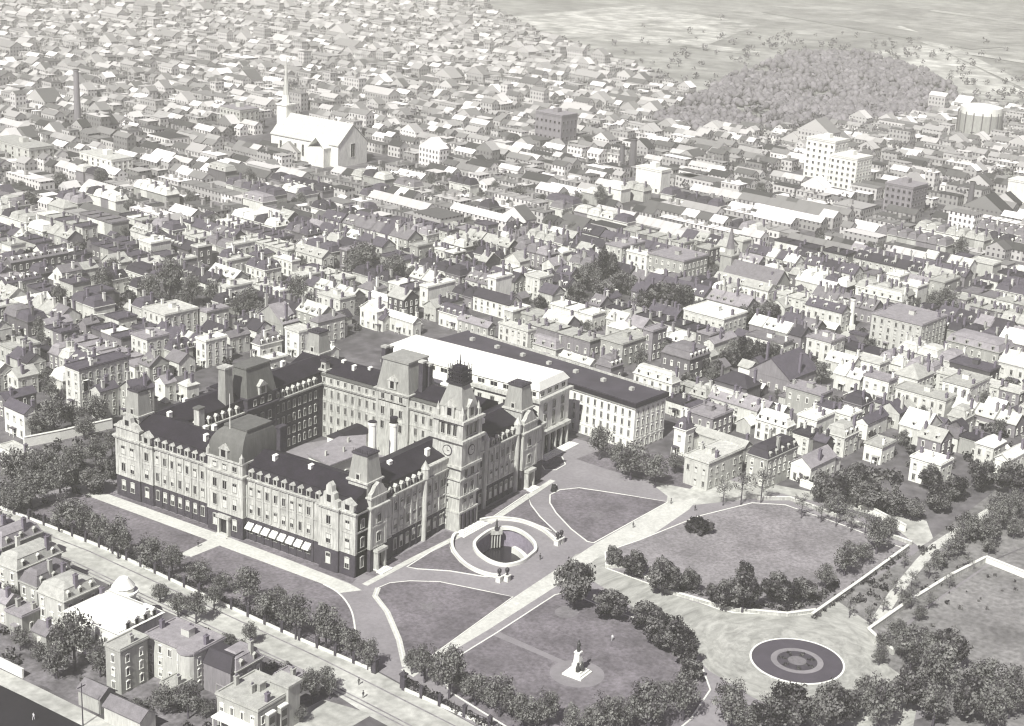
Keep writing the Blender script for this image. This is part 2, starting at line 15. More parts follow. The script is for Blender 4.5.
POLY={'lawn_south_a': [(-8.7, 95.5), (-5.3, 94.9), (-9.9, 52.7), (-18.8, 49.1), (-15.7, 72.6), (-20.4, 100.3)], 'C': [(13.8, -6.6), (34.5, -5.3), (29.3, -10.4), (25.5, -15.9), (23.3, -22.1), (22.8, -28.4), (22.3, -26.8), (19.1, -17.1), (14.5, -9.4)], 'D': [(54.8, -5.7), (77.6, -3.8), (71.3, -9.3), (65.5, -16.3), (57.8, -28.0), (59.7, -22.7), (60.5, -16.0), (59.3, -10.5)], 'E': [(81.5, -9.6), (86.8, -9.9), (92.0, -13.6), (96.0, -25.8), (100.1, -40.3), (59.9, -38.1), (59.5, -36.1), (64.0, -27.9), (71.0, -18.4), (76.2, -12.9)], 'Fi': [(102.8, 8.3), (109.6, 8.3), (110.7, 4.3), (105.8, -0.0), (99.9, -0.2), (97.6, 2.5)], 'Gs': [(112.2, -0.1), (129.5, -2.6), (135.0, -22.9), (122.4, -39.6), (113.7, -40.7), (110.7, -24.5), (111.2, -9.6)], 'H': [(56.7, -43.7), (70.2, -47.4), (96.9, -52.8), (116.2, -60.7), (121.4, -69.3), (118.3, -90.0), (114.0, -110.2), (86.0, -107.8), (60.7, -106.9), (55.7, -103.4), (45.9, -89.4), (45.1, -84.9), (47.8, -49.2)], 'I': [(-26.2, -46.3), (-2.3, -47.0), (24.9, -47.1), (28.6, -48.8), (27.0, -59.7), (26.7, -71.8), (20.4, -89.5), (13.4, -96.8), (5.8, -102.6), (-9.4, -105.2), (-31.1, -104.3), (-41.9, -90.5), (-33.2, -54.8)], 'B': [(-30.3, -39.5), (-20.5, -30.2), (-10.5, -18.7), (-5.4, -10.7), (-1.2, -8.4), (3.1, -9.0), (7.4, -12.4), (12.0, -18.9), (14.8, -30.0), (16.9, -39.1), (-22.7, -41.3)], 'Sb': [(-9.3, 11.5), (-8.7, 1.7), (-10.5, -5.2), (-13.9, -10.9), (-19.5, -18.0), (-23.0, -22.1), (-36.2, -36.0)], 'statue': [(-7.4, -73.7)], 'rim': [(36.2, -13.1), (39.3, -11.8), (43.7, -11.1), (47.6, -11.0), (50.5, -12.1), (52.4, -14.2), (52.5, -17.6), (50.8, -21.7), (48.0, -25.6), (44.4, -28.3), (40.8, -29.0), (35.9, -29.4), (32.5, -28.3), (30.7, -26.7), (30.2, -23.7), (31.0, -20.3), (33.0, -16.4)], 'ramp1': [(51.1, -4.7), (54.3, -6.4), (56.6, -9.2), (58.5, -13.6), (58.3, -18.9), (56.7, -23.8), (53.0, -29.9)], 'ramp2': [(39.5, -5.0), (37.4, -5.2), (33.0, -7.7), (29.3, -11.0), (25.9, -15.6), (23.8, -19.9), (22.9, -24.3), (23.2, -27.7), (23.9, -29.3)], 'piers': [(22.0, -31.2), (23.8, -32.5), (52.0, -30.7), (53.9, -30.8)], 'portal': [(42.6, -11.0), (47.1, -11.8)], 'persons': [(-43.8, -36.3), (-47.8, -40.8), (99.3, -41.7), (76.3, -41.6), (99.3, -49.9), (-12.5, 45.5), (-99.9, 9.9), (12.3, -71.9), (40.6, -32.3), (-47.4, -56.8)], 'car': [(85.6, -8.4)], 'fence': [(-29.0, 107.2), (-29.0, 82.2), (-29.3, 65.9), (-32.9, 25.0), (-35.7, -11.3), (-36.6, -34.8)], 'fence2': [(-39.1, -45.9), (-39.7, -56.7), (-40.5, -71.1), (-41.9, -90.5)], 'flower': [(18.6, -54.7)], 'pole': [(-95.0, -0.3)], 'wallR': [(56.1, -106.6), (83.6, -108.8), (114.6, -110.9)], 'wallR0': [(46.7, -49.8), (43.9, -86.1), (45.2, -91.2), (54.1, -104.1), (56.1, -106.6)], 'wallfield': [(57.0, -121.7), (77.4, -123.9), (102.2, -127.6), (120.4, -131.6)], 'wallwhite': [(120.4, -131.6), (116.7, -145.5)], 'wallcurve': [(57.0, -121.7), (53.2, -126.4), (50.2, -131.0)], 'wallN': [(119.3, -60.8), (126.0, -68.8), (122.1, -90.0), (118.1, -110.8)], 'wallN2': [(138.7, -66.5), (136.0, -84.3), (125.8, -105.8)], 'gwall': [(6.8, 139.4), (18.0, 135.7), (36.1, 131.4)], 'roundc': [(32.1, -113.1)], 'street': [(93.6, -5.6), (109.0, -10.9), (113.0, -41.0), (134.9, -54.5)], 'pathedge': [(-1.9, 91.5), (-7.1, 85.9), (-4.0, 16.1), (-9.3, 11.5)], 'yard': [(134.3, 247.5), (154.8, 248.0), (122.5, 214.1), (109.5, 220.3)], 'fieldpoly': [(75.2, -124.8), (117.7, -132.5), (116.5, -164.6), (32.6, -186.1), (4.5, -150.0), (38.3, -136.0), (50.7, -127.4)], 'rough': [(69.9, -107.2), (112.0, -111.0), (173.5, -119.2), (247.3, -131.2), (173.8, -150.0), (121.7, -131.2), (76.6, -122.8), (58.3, -121.7)], 'gardenR': [(141.8, -65.1), (127.2, -105.3), (197.3, -115.0), (269.0, -125.7), (276.6, -101.8), (173.0, -86.4)], 'leftgarden': [(-18.0, 138.9), (5.1, 137.4), (33.6, 128.7), (1.4, 91.7), (-19.2, 93.3), (-32.5, 120.4)], 'church': [(505.5, 470.4), (453.0, 434.9), (419.8, 353.6), (447.0, 361.2)], 'chim1': [(399.5, 552.9)], 'steeple': [(338.2, 62.6)], 'twin': [(541.9, 231.2), (552.6, 229.6)], 'cube': [(504.0, 188.0)], 'office': [(601.3, 126.0)], 'office2': [(555.5, 57.9)], 'chim2': [(588.2, 29.1)], 'gas': [(847.0, 113.2)], 'rightbox': [(630.8, 16.3)], 'stacks': [(311.7, -9.1), (315.1, -10.8)], 'dark': [(569.8, 292.8), (463.9, 472.3), (302.7, 417.7), (288.7, 468.3)], 'wood': [(713.3, 306.0), (822.4, 330.7), (990.7, 374.3), (1170.1, 402.6), (1250.2, 362.1), (1157.3, 260.6), (1034.8, 181.5), (913.3, 168.5), (817.9, 187.6), (743.9, 225.6), (696.6, 256.9)], 'pale1': [(1197.5, 764.9), (1485.6, 748.6), (1410.7, 548.6), (1148.8, 490.5), (1095.8, 622.4)], 'pale2': [(1232.8, 365.7), (1398.7, 342.2), (1102.6, 146.7), (992.3, 138.3), (1146.0, 261.4)], 'road_far': [(1506.3, 428.7), (1362.7, 318.5), (1121.8, 152.4), (1161.7, 164.3), (1443.7, 341.3), (1562.5, 437.8)], 'road2': [(1200.7, 740.3), (1173.2, 436.3), (1136.0, 418.8), (1158.8, 712.6)], 'river': [(1421.2, 826.3), (1678.0, 794.4), (2210.7, 749.8), (2960.8, 600.5), (2376.0, 444.3), (1822.2, 535.8), (1481.4, 635.2), (1362.1, 733.4)], 'streets': [[(428.8, 329.2), (407.4, 191.0), (403.1, 105.4)], [(307.2, 85.9), (307.7, -35.6), (298.3, -91.7)]]}

HAZE_D, SUN_EL, SUN_E, SKY_S, EXPO = .0003, 47, 5.0, .05, 0.57

# ------------------------------------------------------------------ camera
def cam_basis():
    f = Vector((math.cos(PITCH)*math.cos(YAW), math.cos(PITCH)*math.sin(YAW), -math.sin(PITCH)))
    r = f.cross(Vector((0, 0, 1))).normalized(); u = r.cross(f)
    return r*math.cos(ROLL)+u*math.sin(ROLL), u*math.cos(ROLL)-r*math.sin(ROLL), f
CR, CU, CF = cam_basis()
def proj(x, y, z=0.0):          # where a point shows, used for labels, view culling, detail and haze-faded far tones
    d = Vector((x, y, z))-Vector(CAM); k = d.dot(CF)
    return 512+FPX*d.dot(CR)/k, 363-FPX*d.dot(CU)/k, FPX/d.length
cd = bpy.data.cameras.new('camera'); co = bpy.data.objects.new('camera', cd); COL.objects.link(co)
m = Matrix((CR, CU, -CF)).transposed().to_4x4(); m.translation = Vector(CAM); co.matrix_world = m
cd.sensor_width = 36; cd.lens = FPX/1024*36; cd.clip_start = 1; cd.clip_end = 20000
S.camera = co
# ------------------------------------------------------------------ materials
MATS = {}
def mat(name, g, tint=(1, 1, 1), rough=.85, var=.25, scale=.35, spec=.3, fine=0.0, fscale=6.0, streak=False, metal=0.0):
    if name in MATS: return MATS[name]
    M = bpy.data.materials.new(name); M.use_nodes = True; nt = M.node_tree; N = nt.nodes; L = nt.links
    b = N['Principled BSDF']; b.inputs['Roughness'].default_value = rough
    b.inputs['Specular IOR Level'].default_value = spec; b.inputs['Metallic'].default_value = metal
    tc = N.new('ShaderNodeTexCoord'); oi = N.new('ShaderNodeObjectInfo')
    ad = N.new('ShaderNodeVectorMath'); ad.operation = 'MULTIPLY_ADD'
    cb = N.new('ShaderNodeCombineXYZ')
    for i in range(3): L.new(oi.outputs['Random'], cb.inputs[i])
    ad.inputs[1].default_value = (97, 53, 31); L.new(cb.outputs[0], ad.inputs[0]); L.new(tc.outputs['Object'], ad.inputs[2])
    vec = ad.outputs[0]
    if streak:
        mp = N.new('ShaderNodeMapping'); mp.inputs['Scale'].default_value = (1, 1, .18); L.new(vec, mp.inputs[0]); vec = mp.outputs[0]
    nz = N.new('ShaderNodeTexNoise'); nz.inputs['Scale'].default_value = scale; nz.inputs['Detail'].default_value = 6; nz.inputs['Roughness'].default_value = .65
    L.new(vec, nz.inputs['Vector'])
    rp = N.new('ShaderNodeMapRange'); rp.inputs[1].default_value = .3; rp.inputs[2].default_value = .7
    rp.inputs[3].default_value = 1-var; rp.inputs[4].default_value = 1+var; L.new(nz.outputs[0], rp.inputs[0])
    val = rp.outputs[0]
    if fine:
        n2 = N.new('ShaderNodeTexNoise'); n2.inputs['Scale'].default_value = fscale; n2.inputs['Detail'].default_value = 3; L.new(vec, n2.inputs['Vector'])
        r2 = N.new('ShaderNodeMapRange'); r2.inputs[1].default_value = .3; r2.inputs[2].default_value = .7; r2.inputs[3].default_value = 1-fine; r2.inputs[4].default_value = 1+fine
        L.new(n2.outputs[0], r2.inputs[0]); mu = N.new('ShaderNodeMath'); mu.operation = 'MULTIPLY'
        L.new(val, mu.inputs[0]); L.new(r2.outputs[0], mu.inputs[1]); val = mu.outputs[0]
    mx = N.new('ShaderNodeVectorMath'); mx.operation = 'SCALE'; mx.inputs[0].default_value = tuple(g*t for t in tint)
    L.new(val, mx.inputs['Scale']); L.new(mx.outputs[0], b.inputs['Base Color'])
    MATS[name] = M; return M
WARM = (.99, 1, .925); VIO = (1, .9, 1.08); NEU = (1.015, .965, 1.005)
def wallmat(g):
    k = min((.08, .15, .25, .4, .55, .7, .84), key=lambda a: abs(a-g)); return mat('wall_render_%d' % (k*100), k*.92, WARM if k > .3 else NEU, var=.16, scale=.5, fine=.12, fscale=2.5, streak=True)
def roofmat(g):
    k = min((.05, .1, .2, .32, .45, .62, .85), key=lambda a: abs(a-g)); return mat('roofing_%d' % (k*100), k*.86, WARM if k > .4 else NEU if k > .12 else VIO, rough=.7, var=.22, scale=.6, fine=.12, fscale=3)
STONE = mat('pale_stone', .45, WARM, var=.24, scale=.4, fine=.26, fscale=1.8, streak=True)
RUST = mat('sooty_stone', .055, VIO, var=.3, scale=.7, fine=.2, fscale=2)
SLATE = mat('dark_slate', .018, (1, .82, 1.15), rough=.6, var=.5, scale=.35, fine=.4, fscale=2)
LEAD = mat('grey_lead_roofing', .13, WARM, rough=.55, var=.2, scale=.6, fine=.12, fscale=3, streak=True)
LEADP = mat('pale_lead_roofing', .3, WARM, rough=.55, var=.2, scale=.6, fine=.12, fscale=3, streak=True)
WHITE = mat('white_paint', .82, WARM, var=.07, scale=.8)
GLASS = mat('dark_glass', .015, VIO, rough=.15, spec=.5, var=.3)
BLIND = mat('window_blind', .6, WARM, var=.15, scale=3)
IRON = mat('dark_iron', .03, VIO, rough=.5)
BRONZE = mat('dark_bronze', .05, rough=.45)
LAWN = mat('mown_lawn', .145, (1.03, .95, 1.03), var=.36, scale=.08, fine=.32, fscale=1.1)
FIELD = mat('rough_grass', .19, (1, .98, .96), var=.35, scale=.05, fine=.3, fscale=.6)
ROADM = mat('pale_road_gravel', .43, WARM, var=.3, scale=.07, fine=.2, fscale=.5)
WORN = mat('worn_gravel', .22, NEU, var=.35, scale=.25, fine=.2, fscale=1.5)
DRIVE = mat('drive_gravel', .24, NEU, var=.16, scale=.07, fine=.1, fscale=.9)
PATHM = mat('pale_path', .55, WARM, var=.12, scale=.15, fine=.1, fscale=1.2)
KERB = mat('kerb_stone', .7, WARM, var=.1)
ASPH = mat('dark_asphalt', .018, VIO, var=.25, scale=.1, fine=.15, fscale=1)
TOWN = mat('town_ground', .11, NEU, var=.55, scale=.03, fine=.35, fscale=.25)
SOIL = mat('flower_bed_soil', .06, VIO, var=.3, scale=.6)
TRUNK = mat('tree_bark', .07, VIO, var=.3, scale=2)
LEAFS = [mat('foliage_dark', .016, VIO, var=.35, scale=.8, spec=.15), mat('foliage_mid', .065, (1.02, .96, 1.0), var=.3, scale=.8, spec=.15), mat('foliage_pale', .17, (1, .99, .95), var=.3, scale=.8, spec=.15), mat('twigs_pale', .2, WARM, var=.3, scale=.8, spec=.1)]
# ------------------------------------------------------------------ mesh builder
class MB:
    def __init__(s): s.v = []; s.f = []; s.m = []; s.mats = []; s.uv = []; s.X = None
    def mi(s, m):
        if m not in s.mats: s.mats.append(m)
        return s.mats.index(m)
    def add(s, vs, fs, m):
        b = len(s.v); i = s.mi(m)
        if s.X is not None: vs = [tuple(s.X @ Vector(q)) for q in vs]
        s.v += vs; s.f += [tuple(b+k for k in f) for f in fs]; s.m += [i]*len(fs)
    def box(s, x0, x1, y0, y1, z0, z1, m): s.frus((x0, x1, y0, y1), z0, (x0, x1, y0, y1), z1, m)
    def frus(s, a, z0, b, z1, m, top=None):
        vs = [(a[0], a[2], z0), (a[1], a[2], z0), (a[1], a[3], z0), (a[0], a[3], z0), (b[0], b[2], z1), (b[1], b[2], z1), (b[1], b[3], z1), (b[0], b[3], z1)]
        s.add(vs, [(3, 2, 1, 0), (0, 1, 5, 4), (1, 2, 6, 5), (2, 3, 7, 6), (3, 0, 4, 7)], m); s.add(vs[4:], [(0, 1, 2, 3)], top or m)
    def prism(s, poly, z0, z1, m, top=None):
        n = len(poly); a = sum(poly[i][0]*poly[(i+1) % n][1]-poly[(i+1) % n][0]*poly[i][1] for i in range(n))
        if a < 0: poly = poly[::-1]
        vs = [(x, y, z0) for x, y in poly]+[(x, y, z1) for x, y in poly]
        s.add(vs, [(i, (i+1) % n, n+(i+1) % n, n+i) for i in range(n)], m)
        tri = tessellate_polygon([[Vector((x, y, 0)) for x, y in poly]])
        s.add([(x, y, z1) for x, y in poly], [t if (Vector((*poly[t[1]], 0))-Vector((*poly[t[0]], 0))).cross(Vector((*poly[t[2]], 0))-Vector((*poly[t[0]], 0))).z > 0 else t[::-1] for t in tri], top or m)
    def prof(s, pts, axis, a, b, m):   # a profile (pairs) extruded along axis 'x' or 'y'
        n = len(pts); f = (lambda p, t: (t, p[0], p[1])) if axis == 'x' else (lambda p, t: (p[0], t, p[1]))
        vs = [f(p, a) for p in pts]+[f(p, b) for p in pts]
        fs = [(i, (i+1) % n, n+(i+1) % n, n+i) for i in range(n)]+[tuple(range(n))[::-1], tuple(range(n, 2*n))]
        s.add(vs, fs, m)
    def cyl(s, c, z0, z1, r0, r1, m, n=12, sx=1, sy=1):
        vs = [(c[0]+sx*r0*math.cos(2*PI*i/n), c[1]+sy*r0*math.sin(2*PI*i/n), z0) for i in range(n)]+[(c[0]+sx*r1*math.cos(2*PI*i/n), c[1]+sy*r1*math.sin(2*PI*i/n), z1) for i in range(n)]
        s.add(vs, [(i, (i+1) % n, n+(i+1) % n, n+i) for i in range(n)]+[tuple(range(n, 2*n)), tuple(range(n))[::-1]], m)
    def lathe(s, c, prof, m, n=14):
        for (r0, z0), (r1, z1) in zip(prof, prof[1:]): s.cyl(c, z0, z1, max(r0, .001), max(r1, .001), m, n)
    def tube(s, p, q, r0, r1, m, n=6):
        p = Vector(p); q = Vector(q); d = (q-p).normalized(); a = d.orthogonal().normalized(); b = d.cross(a)
        vs = [tuple(p+(a*math.cos(2*PI*i/n)+b*math.sin(2*PI*i/n))*r0) for i in range(n)]+[tuple(q+(a*math.cos(2*PI*i/n)+b*math.sin(2*PI*i/n))*r1) for i in range(n)]
        s.add(vs, [(i, (i+1) % n, n+(i+1) % n, n+i) for i in range(n)]+[tuple(range(n, 2*n)), tuple(range(n))[::-1]], m)
    def mesh(s, name, fix=True):
        me = bpy.data.meshes.new(name); me.from_pydata(s.v, [], s.f)
        for m in s.mats: me.materials.append(m)
        me.polygons.foreach_set('material_index', s.m)
        if fix:
            bm = bmesh.new(); bm.from_mesh(me); bmesh.ops.recalc_face_normals(bm, faces=bm.faces); bm.to_mesh(me); bm.free()
        me.update(); return me
    def build(s, name, parent=None, fix=True, **kw): return link(name, s.mesh(name, fix), parent, **kw)
def link(name, data, parent=None, loc=None, rz=None, **kw):
    o = bpy.data.objects.new(name, data); COL.objects.link(o)
    if parent is not None: o.parent = parent
    if loc is not None: o.location = loc
    if rz is not None: o.rotation_euler = (0, 0, rz)
    for k, v in kw.items(): o[k] = v
    return o
def thing(name, label, cat, loc=(0, 0, 0), rz=0.0, group=None):
    o = link(name, None, None, loc, rz, category=cat)
    if label: o['label'] = label
    if group: o['group'] = group
    o.empty_display_size = .5; return o
def sheet(name, poly, z, m, kind='structure', parent=None):
    b = MB(); tri = tessellate_polygon([[Vector((x, y, 0)) for x, y in poly]])
    b.add([(x, y, z) for x, y in poly], [tuple(t) for t in tri], m); me = b.mesh(name, False)
    bm = bmesh.new(); bm.from_mesh(me)
    for f in bm.faces:
        f.normal_update()
        if f.normal.z < 0: f.normal_flip()
    bm.to_mesh(me); bm.free(); return link(name, me, parent, kind=kind)
def smooth(pts, closed=False, k=4):
    out = []; n = len(pts)
    for i in range(n if closed else n-1):
        p = [Vector(pts[(i+j) % n] if closed else pts[min(max(i+j, 0), n-1)]) for j in (-1, 0, 1, 2)]
        for q in range(k):
            t = q/k; out.append(tuple(.5*((2*p[1])+(p[2]-p[0])*t+(2*p[0]-5*p[1]+4*p[2]-p[3])*t*t+(3*p[1]-p[0]-3*p[2]+p[3])*t**3)))
    if not closed: out.append(tuple(pts[-1]))
    return out
def ribbon(mb, pts, w, z0, z1, m, closed=False):
    P = [Vector((*p[:2], 0)) for p in pts]; n = len(P); l = []; r = []
    for i in range(n):
        a = P[(i-1) % n] if closed or i else P[i]; b = P[(i+1) % n] if closed or i < n-1 else P[i]
        d = (b-a).normalized(); nn = Vector((-d.y, d.x, 0))*w/2; l.append(P[i]+nn); r.append(P[i]-nn)
    vs = [(q.x, q.y, z) for z in (z0, z1) for side in (l, r) for q in side]
    fs = []
    for i in range(n if closed else n-1):
        j = (i+1) % n; L0, R0, L1, R1 = i, n+i, 2*n+i, 3*n+i; l0, r0, l1, r1 = j, n+j, 2*n+j, 3*n+j
        fs += [(L1, l1, r1, R1), (L0, L1, l1.__class__(R1), R0)] if False else [(L1, R1, r1, l1), (L0, L1, l1, l0), (R0, r0, r1, R1)]
    if not closed: fs += [(0, n, 3*n, 2*n), (n-1, 2*n-1+0, 4*n-1, 3*n-1)]
    mb.add(vs, fs, m)
def kerb(name, pts, w, z0, z1, m, closed=False, **kw):
    b = MB(); ribbon(b, pts, w, z0, z1, m, closed); return b.build(name, None, **kw)
# window: shared meshes, local x along the wall, -y outwards
WIN = {}
def winmesh(w, h, fm, style=0):
    k = (round(w, 2), round(h, 2), fm.name, style)
    if k not in WIN:
        b = MB(); t = min(.16, w*.14)
        b.box(-w/2, w/2, -.14, .05, h-t, h, fm); b.box(-w/2-.06, w/2+.06, -.2, .05, -t, 0, fm)
        b.box(-w/2, -w/2+t, -.13, .05, 0, h-t, fm); b.box(w/2-t, w/2, -.13, .05, 0, h-t, fm)
        c = h*(.5 if style == 1 else .3 if style == 2 else 0)
        if c: b.box(-w/2+t, w/2-t, -.04, .05, h-t-c if style == 1 else 0.0, h-t if style == 1 else h*.62, BLIND)
        b.box(-w/2+t, w/2-t, -.02, .05, 0, h-t, GLASS); b.prof([(-w/2-.1, h+.02), (w/2+.1, h+.02), (0, h+.3)], 'y', -.24, .05, fm)
        b.box(-.04, .04, -.06, .05, 0, h-t, fm)
        WIN[k] = b.mesh('window')
    return WIN[k]
def win(parent, x, y, z, ang, w, h, fm=None, style=0):
    return link('window', winmesh(w, h, fm or STONE, style), parent, (x, y, z), ang)
A_X = -PI/2      # faces -x
A_Y = 0.0        # faces -y
# ================================================================== GROUND
gz = POLY['rim']; rimc = smooth(gz, True, 3)
def ground():
    bm = bmesh.new(); B = 9000; ev = []
    def loop(ps):
        vs = [bm.verts.new((x, y, 0)) for x, y in ps]
        for i in range(len(vs)): ev.append(bm.edges.new((vs[i], vs[(i+1) % len(vs)])))
    loop([(-700, -3000), (9000, -3000), (9000, 9000), (-700, 9000)][:0] or [(-900, -2500), (4200, -2500), (4200, 4200), (-900, 4200)]); loop(rimc)
    bmesh.ops.triangle_fill(bm, edges=ev, use_beauty=True, use_dissolve=False)
    for f in bm.faces:
        f.normal_update()
        if f.normal.z < 0: f.normal_flip()
    me = bpy.data.meshes.new('ground'); bm.to_mesh(me); bm.free(); me.materials.append(TOWN)
    link('ground', me, kind='structure')
ground()
def holed(name, outer, z, m):
    bm = bmesh.new(); ev = []
    for ps in (outer, rimc):
        vs = [bm.verts.new((x, y, z)) for x, y in ps]
        for i in range(len(vs)): ev.append(bm.edges.new((vs[i], vs[(i+1) % len(vs)])))
    bmesh.ops.triangle_fill(bm, edges=ev, use_beauty=True, use_dissolve=False)
    for f in bm.faces:
        f.normal_update()
        if f.normal.z < 0: f.normal_flip()
    me = bpy.data.meshes.new(name); bm.to_mesh(me); bm.free(); me.materials.append(m); link(name, me, kind='structure')
holed('drive', [(-27.5, 108), (-28.4, 62), (-31.5, 24), (-34.5, -12), (-36, -37), (-40, -60), (-50, -110), (30, -150), (120, -135), (135, -60), (128, -14), (128, 10), (100, 60), (0, 104)], .012, DRIVE)
def circmat():
    c_ = POLY['roundc'][0]; M = mat('circus_gravel', .4, WARM, var=.15, scale=.1); N = M.node_tree.nodes; K = M.node_tree.links; b = N['Principled BSDF']
    g = N.new('ShaderNodeNewGeometry'); s = N.new('ShaderNodeVectorMath'); s.operation = 'SUBTRACT'; s.inputs[1].default_value = (c_[0], c_[1], 0); K.new(g.outputs['Position'], s.inputs[0])
    x = N.new('ShaderNodeSeparateXYZ'); K.new(s.outputs[0], x.inputs[0]); l = N.new('ShaderNodeVectorMath'); l.operation = 'LENGTH'; K.new(s.outputs[0], l.inputs[0])
    a = N.new('ShaderNodeMath'); a.operation = 'ARCTAN2'; K.new(x.outputs[1], a.inputs[0]); K.new(x.outputs[0], a.inputs[1])
    m1 = N.new('ShaderNodeMath'); m1.operation = 'MULTIPLY'; m1.inputs[1].default_value = .42; K.new(l.outputs['Value'], m1.inputs[0])
    m2 = N.new('ShaderNodeMath'); m2.operation = 'MULTIPLY'; m2.inputs[1].default_value = 4.2; K.new(a.outputs[0], m2.inputs[0])
    cb = N.new('ShaderNodeCombineXYZ'); K.new(m1.outputs[0], cb.inputs[0]); K.new(m2.outputs[0], cb.inputs[1])
    nz = N.new('ShaderNodeTexNoise'); nz.inputs['Scale'].default_value = 1.1; nz.inputs['Detail'].default_value = 7; nz.inputs['Roughness'].default_value = .7; nz.inputs['Distortion'].default_value = .6; K.new(cb.outputs[0], nz.inputs['Vector'])
    r = N.new('ShaderNodeMapRange'); r.inputs[1].default_value = .35; r.inputs[2].default_value = .62; r.inputs[3].default_value = .62; r.inputs[4].default_value = 1.1; K.new(nz.outputs[0], r.inputs[0])
    src = b.inputs['Base Color'].links[0].from_socket; v = N.new('ShaderNodeVectorMath'); v.operation = 'SCALE'; K.new(src, v.inputs[0]); K.new(r.outputs[0], v.inputs['Scale']); K.new(v.outputs[0], b.inputs['Base Color']); return M
CIRC = circmat()
# avenue beside the fence, the circus and the north road
sheet('avenue', [(-29, 190), (-29.5, 66), (-33, 25), (-36.5, -37), (-44, -80), (-58, -150), (-71, -150), (-58, -84), (-53, -46), (-47, -20), (-45, 30), (-42, 70), (-40, 190)], .02, ROADM)
sheet('side_street', [(-52, -47), (-54, -34), (-100, -30), (-140, -28), (-140, -44), (-100, -44)], .024, ROADM)
sheet('road', [(-93.8, 160), (-94.6, 20), (-95.4, -12), (-97, -60), (-130, -60), (-130, 160)], .022, ASPH)
sheet('pavement', [(-89, 160), (-89.8, 20), (-91, -20), (-92, -44), (-97, -44), (-95.4, -12), (-94.6, 20), (-93.8, 160)], .06, ROADM)
rc = POLY['roundc'][0]
circ = [(rc[0]+26*math.cos(a*PI/18), rc[1]+26*math.sin(a*PI/18)) for a in range(36)]
sheet('circus_road', [(58.5, -42), (52, -53), (44.5, -68), (45, -86), (52, -99), (60, -104), (70, -107.5), (72, -117.5), (61, -121), (49, -128), (40, -142), (10, -150), (-12, -150), (6, -128), (9, -112), (14, -98), (26, -80), (34, -62), (38, -52), (40, -40), (50, -38)], .022, CIRC)
sheet('street', [(95, -42), (101, -46), (123, -62), (129, -62), (128, -35), (123, -28), (124, -10), (118, -4), (112, -8), (113, -24), (104, -38)], .026, ROADM)
sheet('north_road', [(127, -60), (129, -64), (132, -96), (118, -113), (126, -114.5), (138, -108), (140, -90), (134, -58)], .027, ROADM)
sheet('rough_ground', [(62, -121.5), (70, -107.6), (112, -113.6), (128, -114), (196, -118), (330, -141), (330, -192), (124, -133.2), (83, -128.2), (56, -126.4)], .03, FIELD)
kerb('path', [(64, -121), (84, -118.6), (108, -117), (122, -116.5), (160, -121), (240, -133)], 3.2, 0, .06, PATHM, kind='structure')
sheet('yard', [(-47, 100), (-49, 30), (-53, -18), (-56, -32), (-90, -28), (-88.8, 20), (-88, 110)], .03, mat('yard_ground', .15, NEU, var=.5, scale=.15, fine=.3, fscale=.8))
sheet('meadow', [(44, -132), (56, -127.6), (83, -129), (124, -133.8), (330, -192), (330, -300), (60, -300), (-30, -220), (8, -158), (34, -150)], .034, FIELD)
LN = {'C': 3, 'D': 3, 'E': 4, 'Fi': 4, 'Gs': 0, 'H': 3, 'I': 3, 'B': 3, 'Sb': 0}
sheet('lawn', [(-27.8, 100), (-7.3, 100), (-7.6, 46.8), (-18.6, 46.2), (-30, 48)], .05, LAWN)
sheet('lawn', [(-29.8, 43.6), (-18, 43), (-8, 41.2), (-8.6, 4), (-9.6, -1), (-12, -6), (-16, -11.5), (-21, -16.5), (-25, -20), (-36, -27), (-34, -6), (-32, 22)], .05, LAWN)
for k in ('C', 'D', 'E', 'Fi', 'Gs', 'H', 'I', 'B'):
    pp = POLY[k]
    sheet('lawn', pp, .05, LAWN if k != 'H' else mat('pale_lawn', .22, (1.02, .97, 1), var=.3, scale=.06, fine=.3, fscale=1.1))  # the big lawn has a paler grass tone of its own
    if k != 'Gs':
        kerb('kerb', pp, .42 if k != 'B' else .3, -.05, .13, KERB, True, kind='structure')
kerb('kerb', smooth([(-8.6, 4), (-9.6, -1), (-12, -6), (-16, -11.5), (-21, -16.5), (-25, -20)]), .45, -.05, .14, KERB, kind='structure')
bw = POLY['B'][:5]
kerb('path', bw, 1.5, -.05, .1, PATHM, kind='structure')
# south path, strip lawn, door path
sheet('path', [(-2.6, 104), (-7.3, 100), (-7.6, 46.8), (-8.2, 41), (-8.6, 4), (-10, -2.5), (-5, -6), (-4, -1), (-3, 20), (-2.6, 45)], .06, PATHM)
sheet('path', [(-7.5, 46.5), (-8, 41.6), (-18.3, 42.4), (-19, 46)], .064, PATHM)
sheet('lawn', [(-.4, 91), (-2.5, 93), (-2.8, 46.5), (-.4, 46.5)], .05, LAWN); sheet('lawn', [(-.4, 40), (-2.9, 40), (-3.4, 3), (-3.6, -1.5), (-.4, -.5)], .05, LAWN)
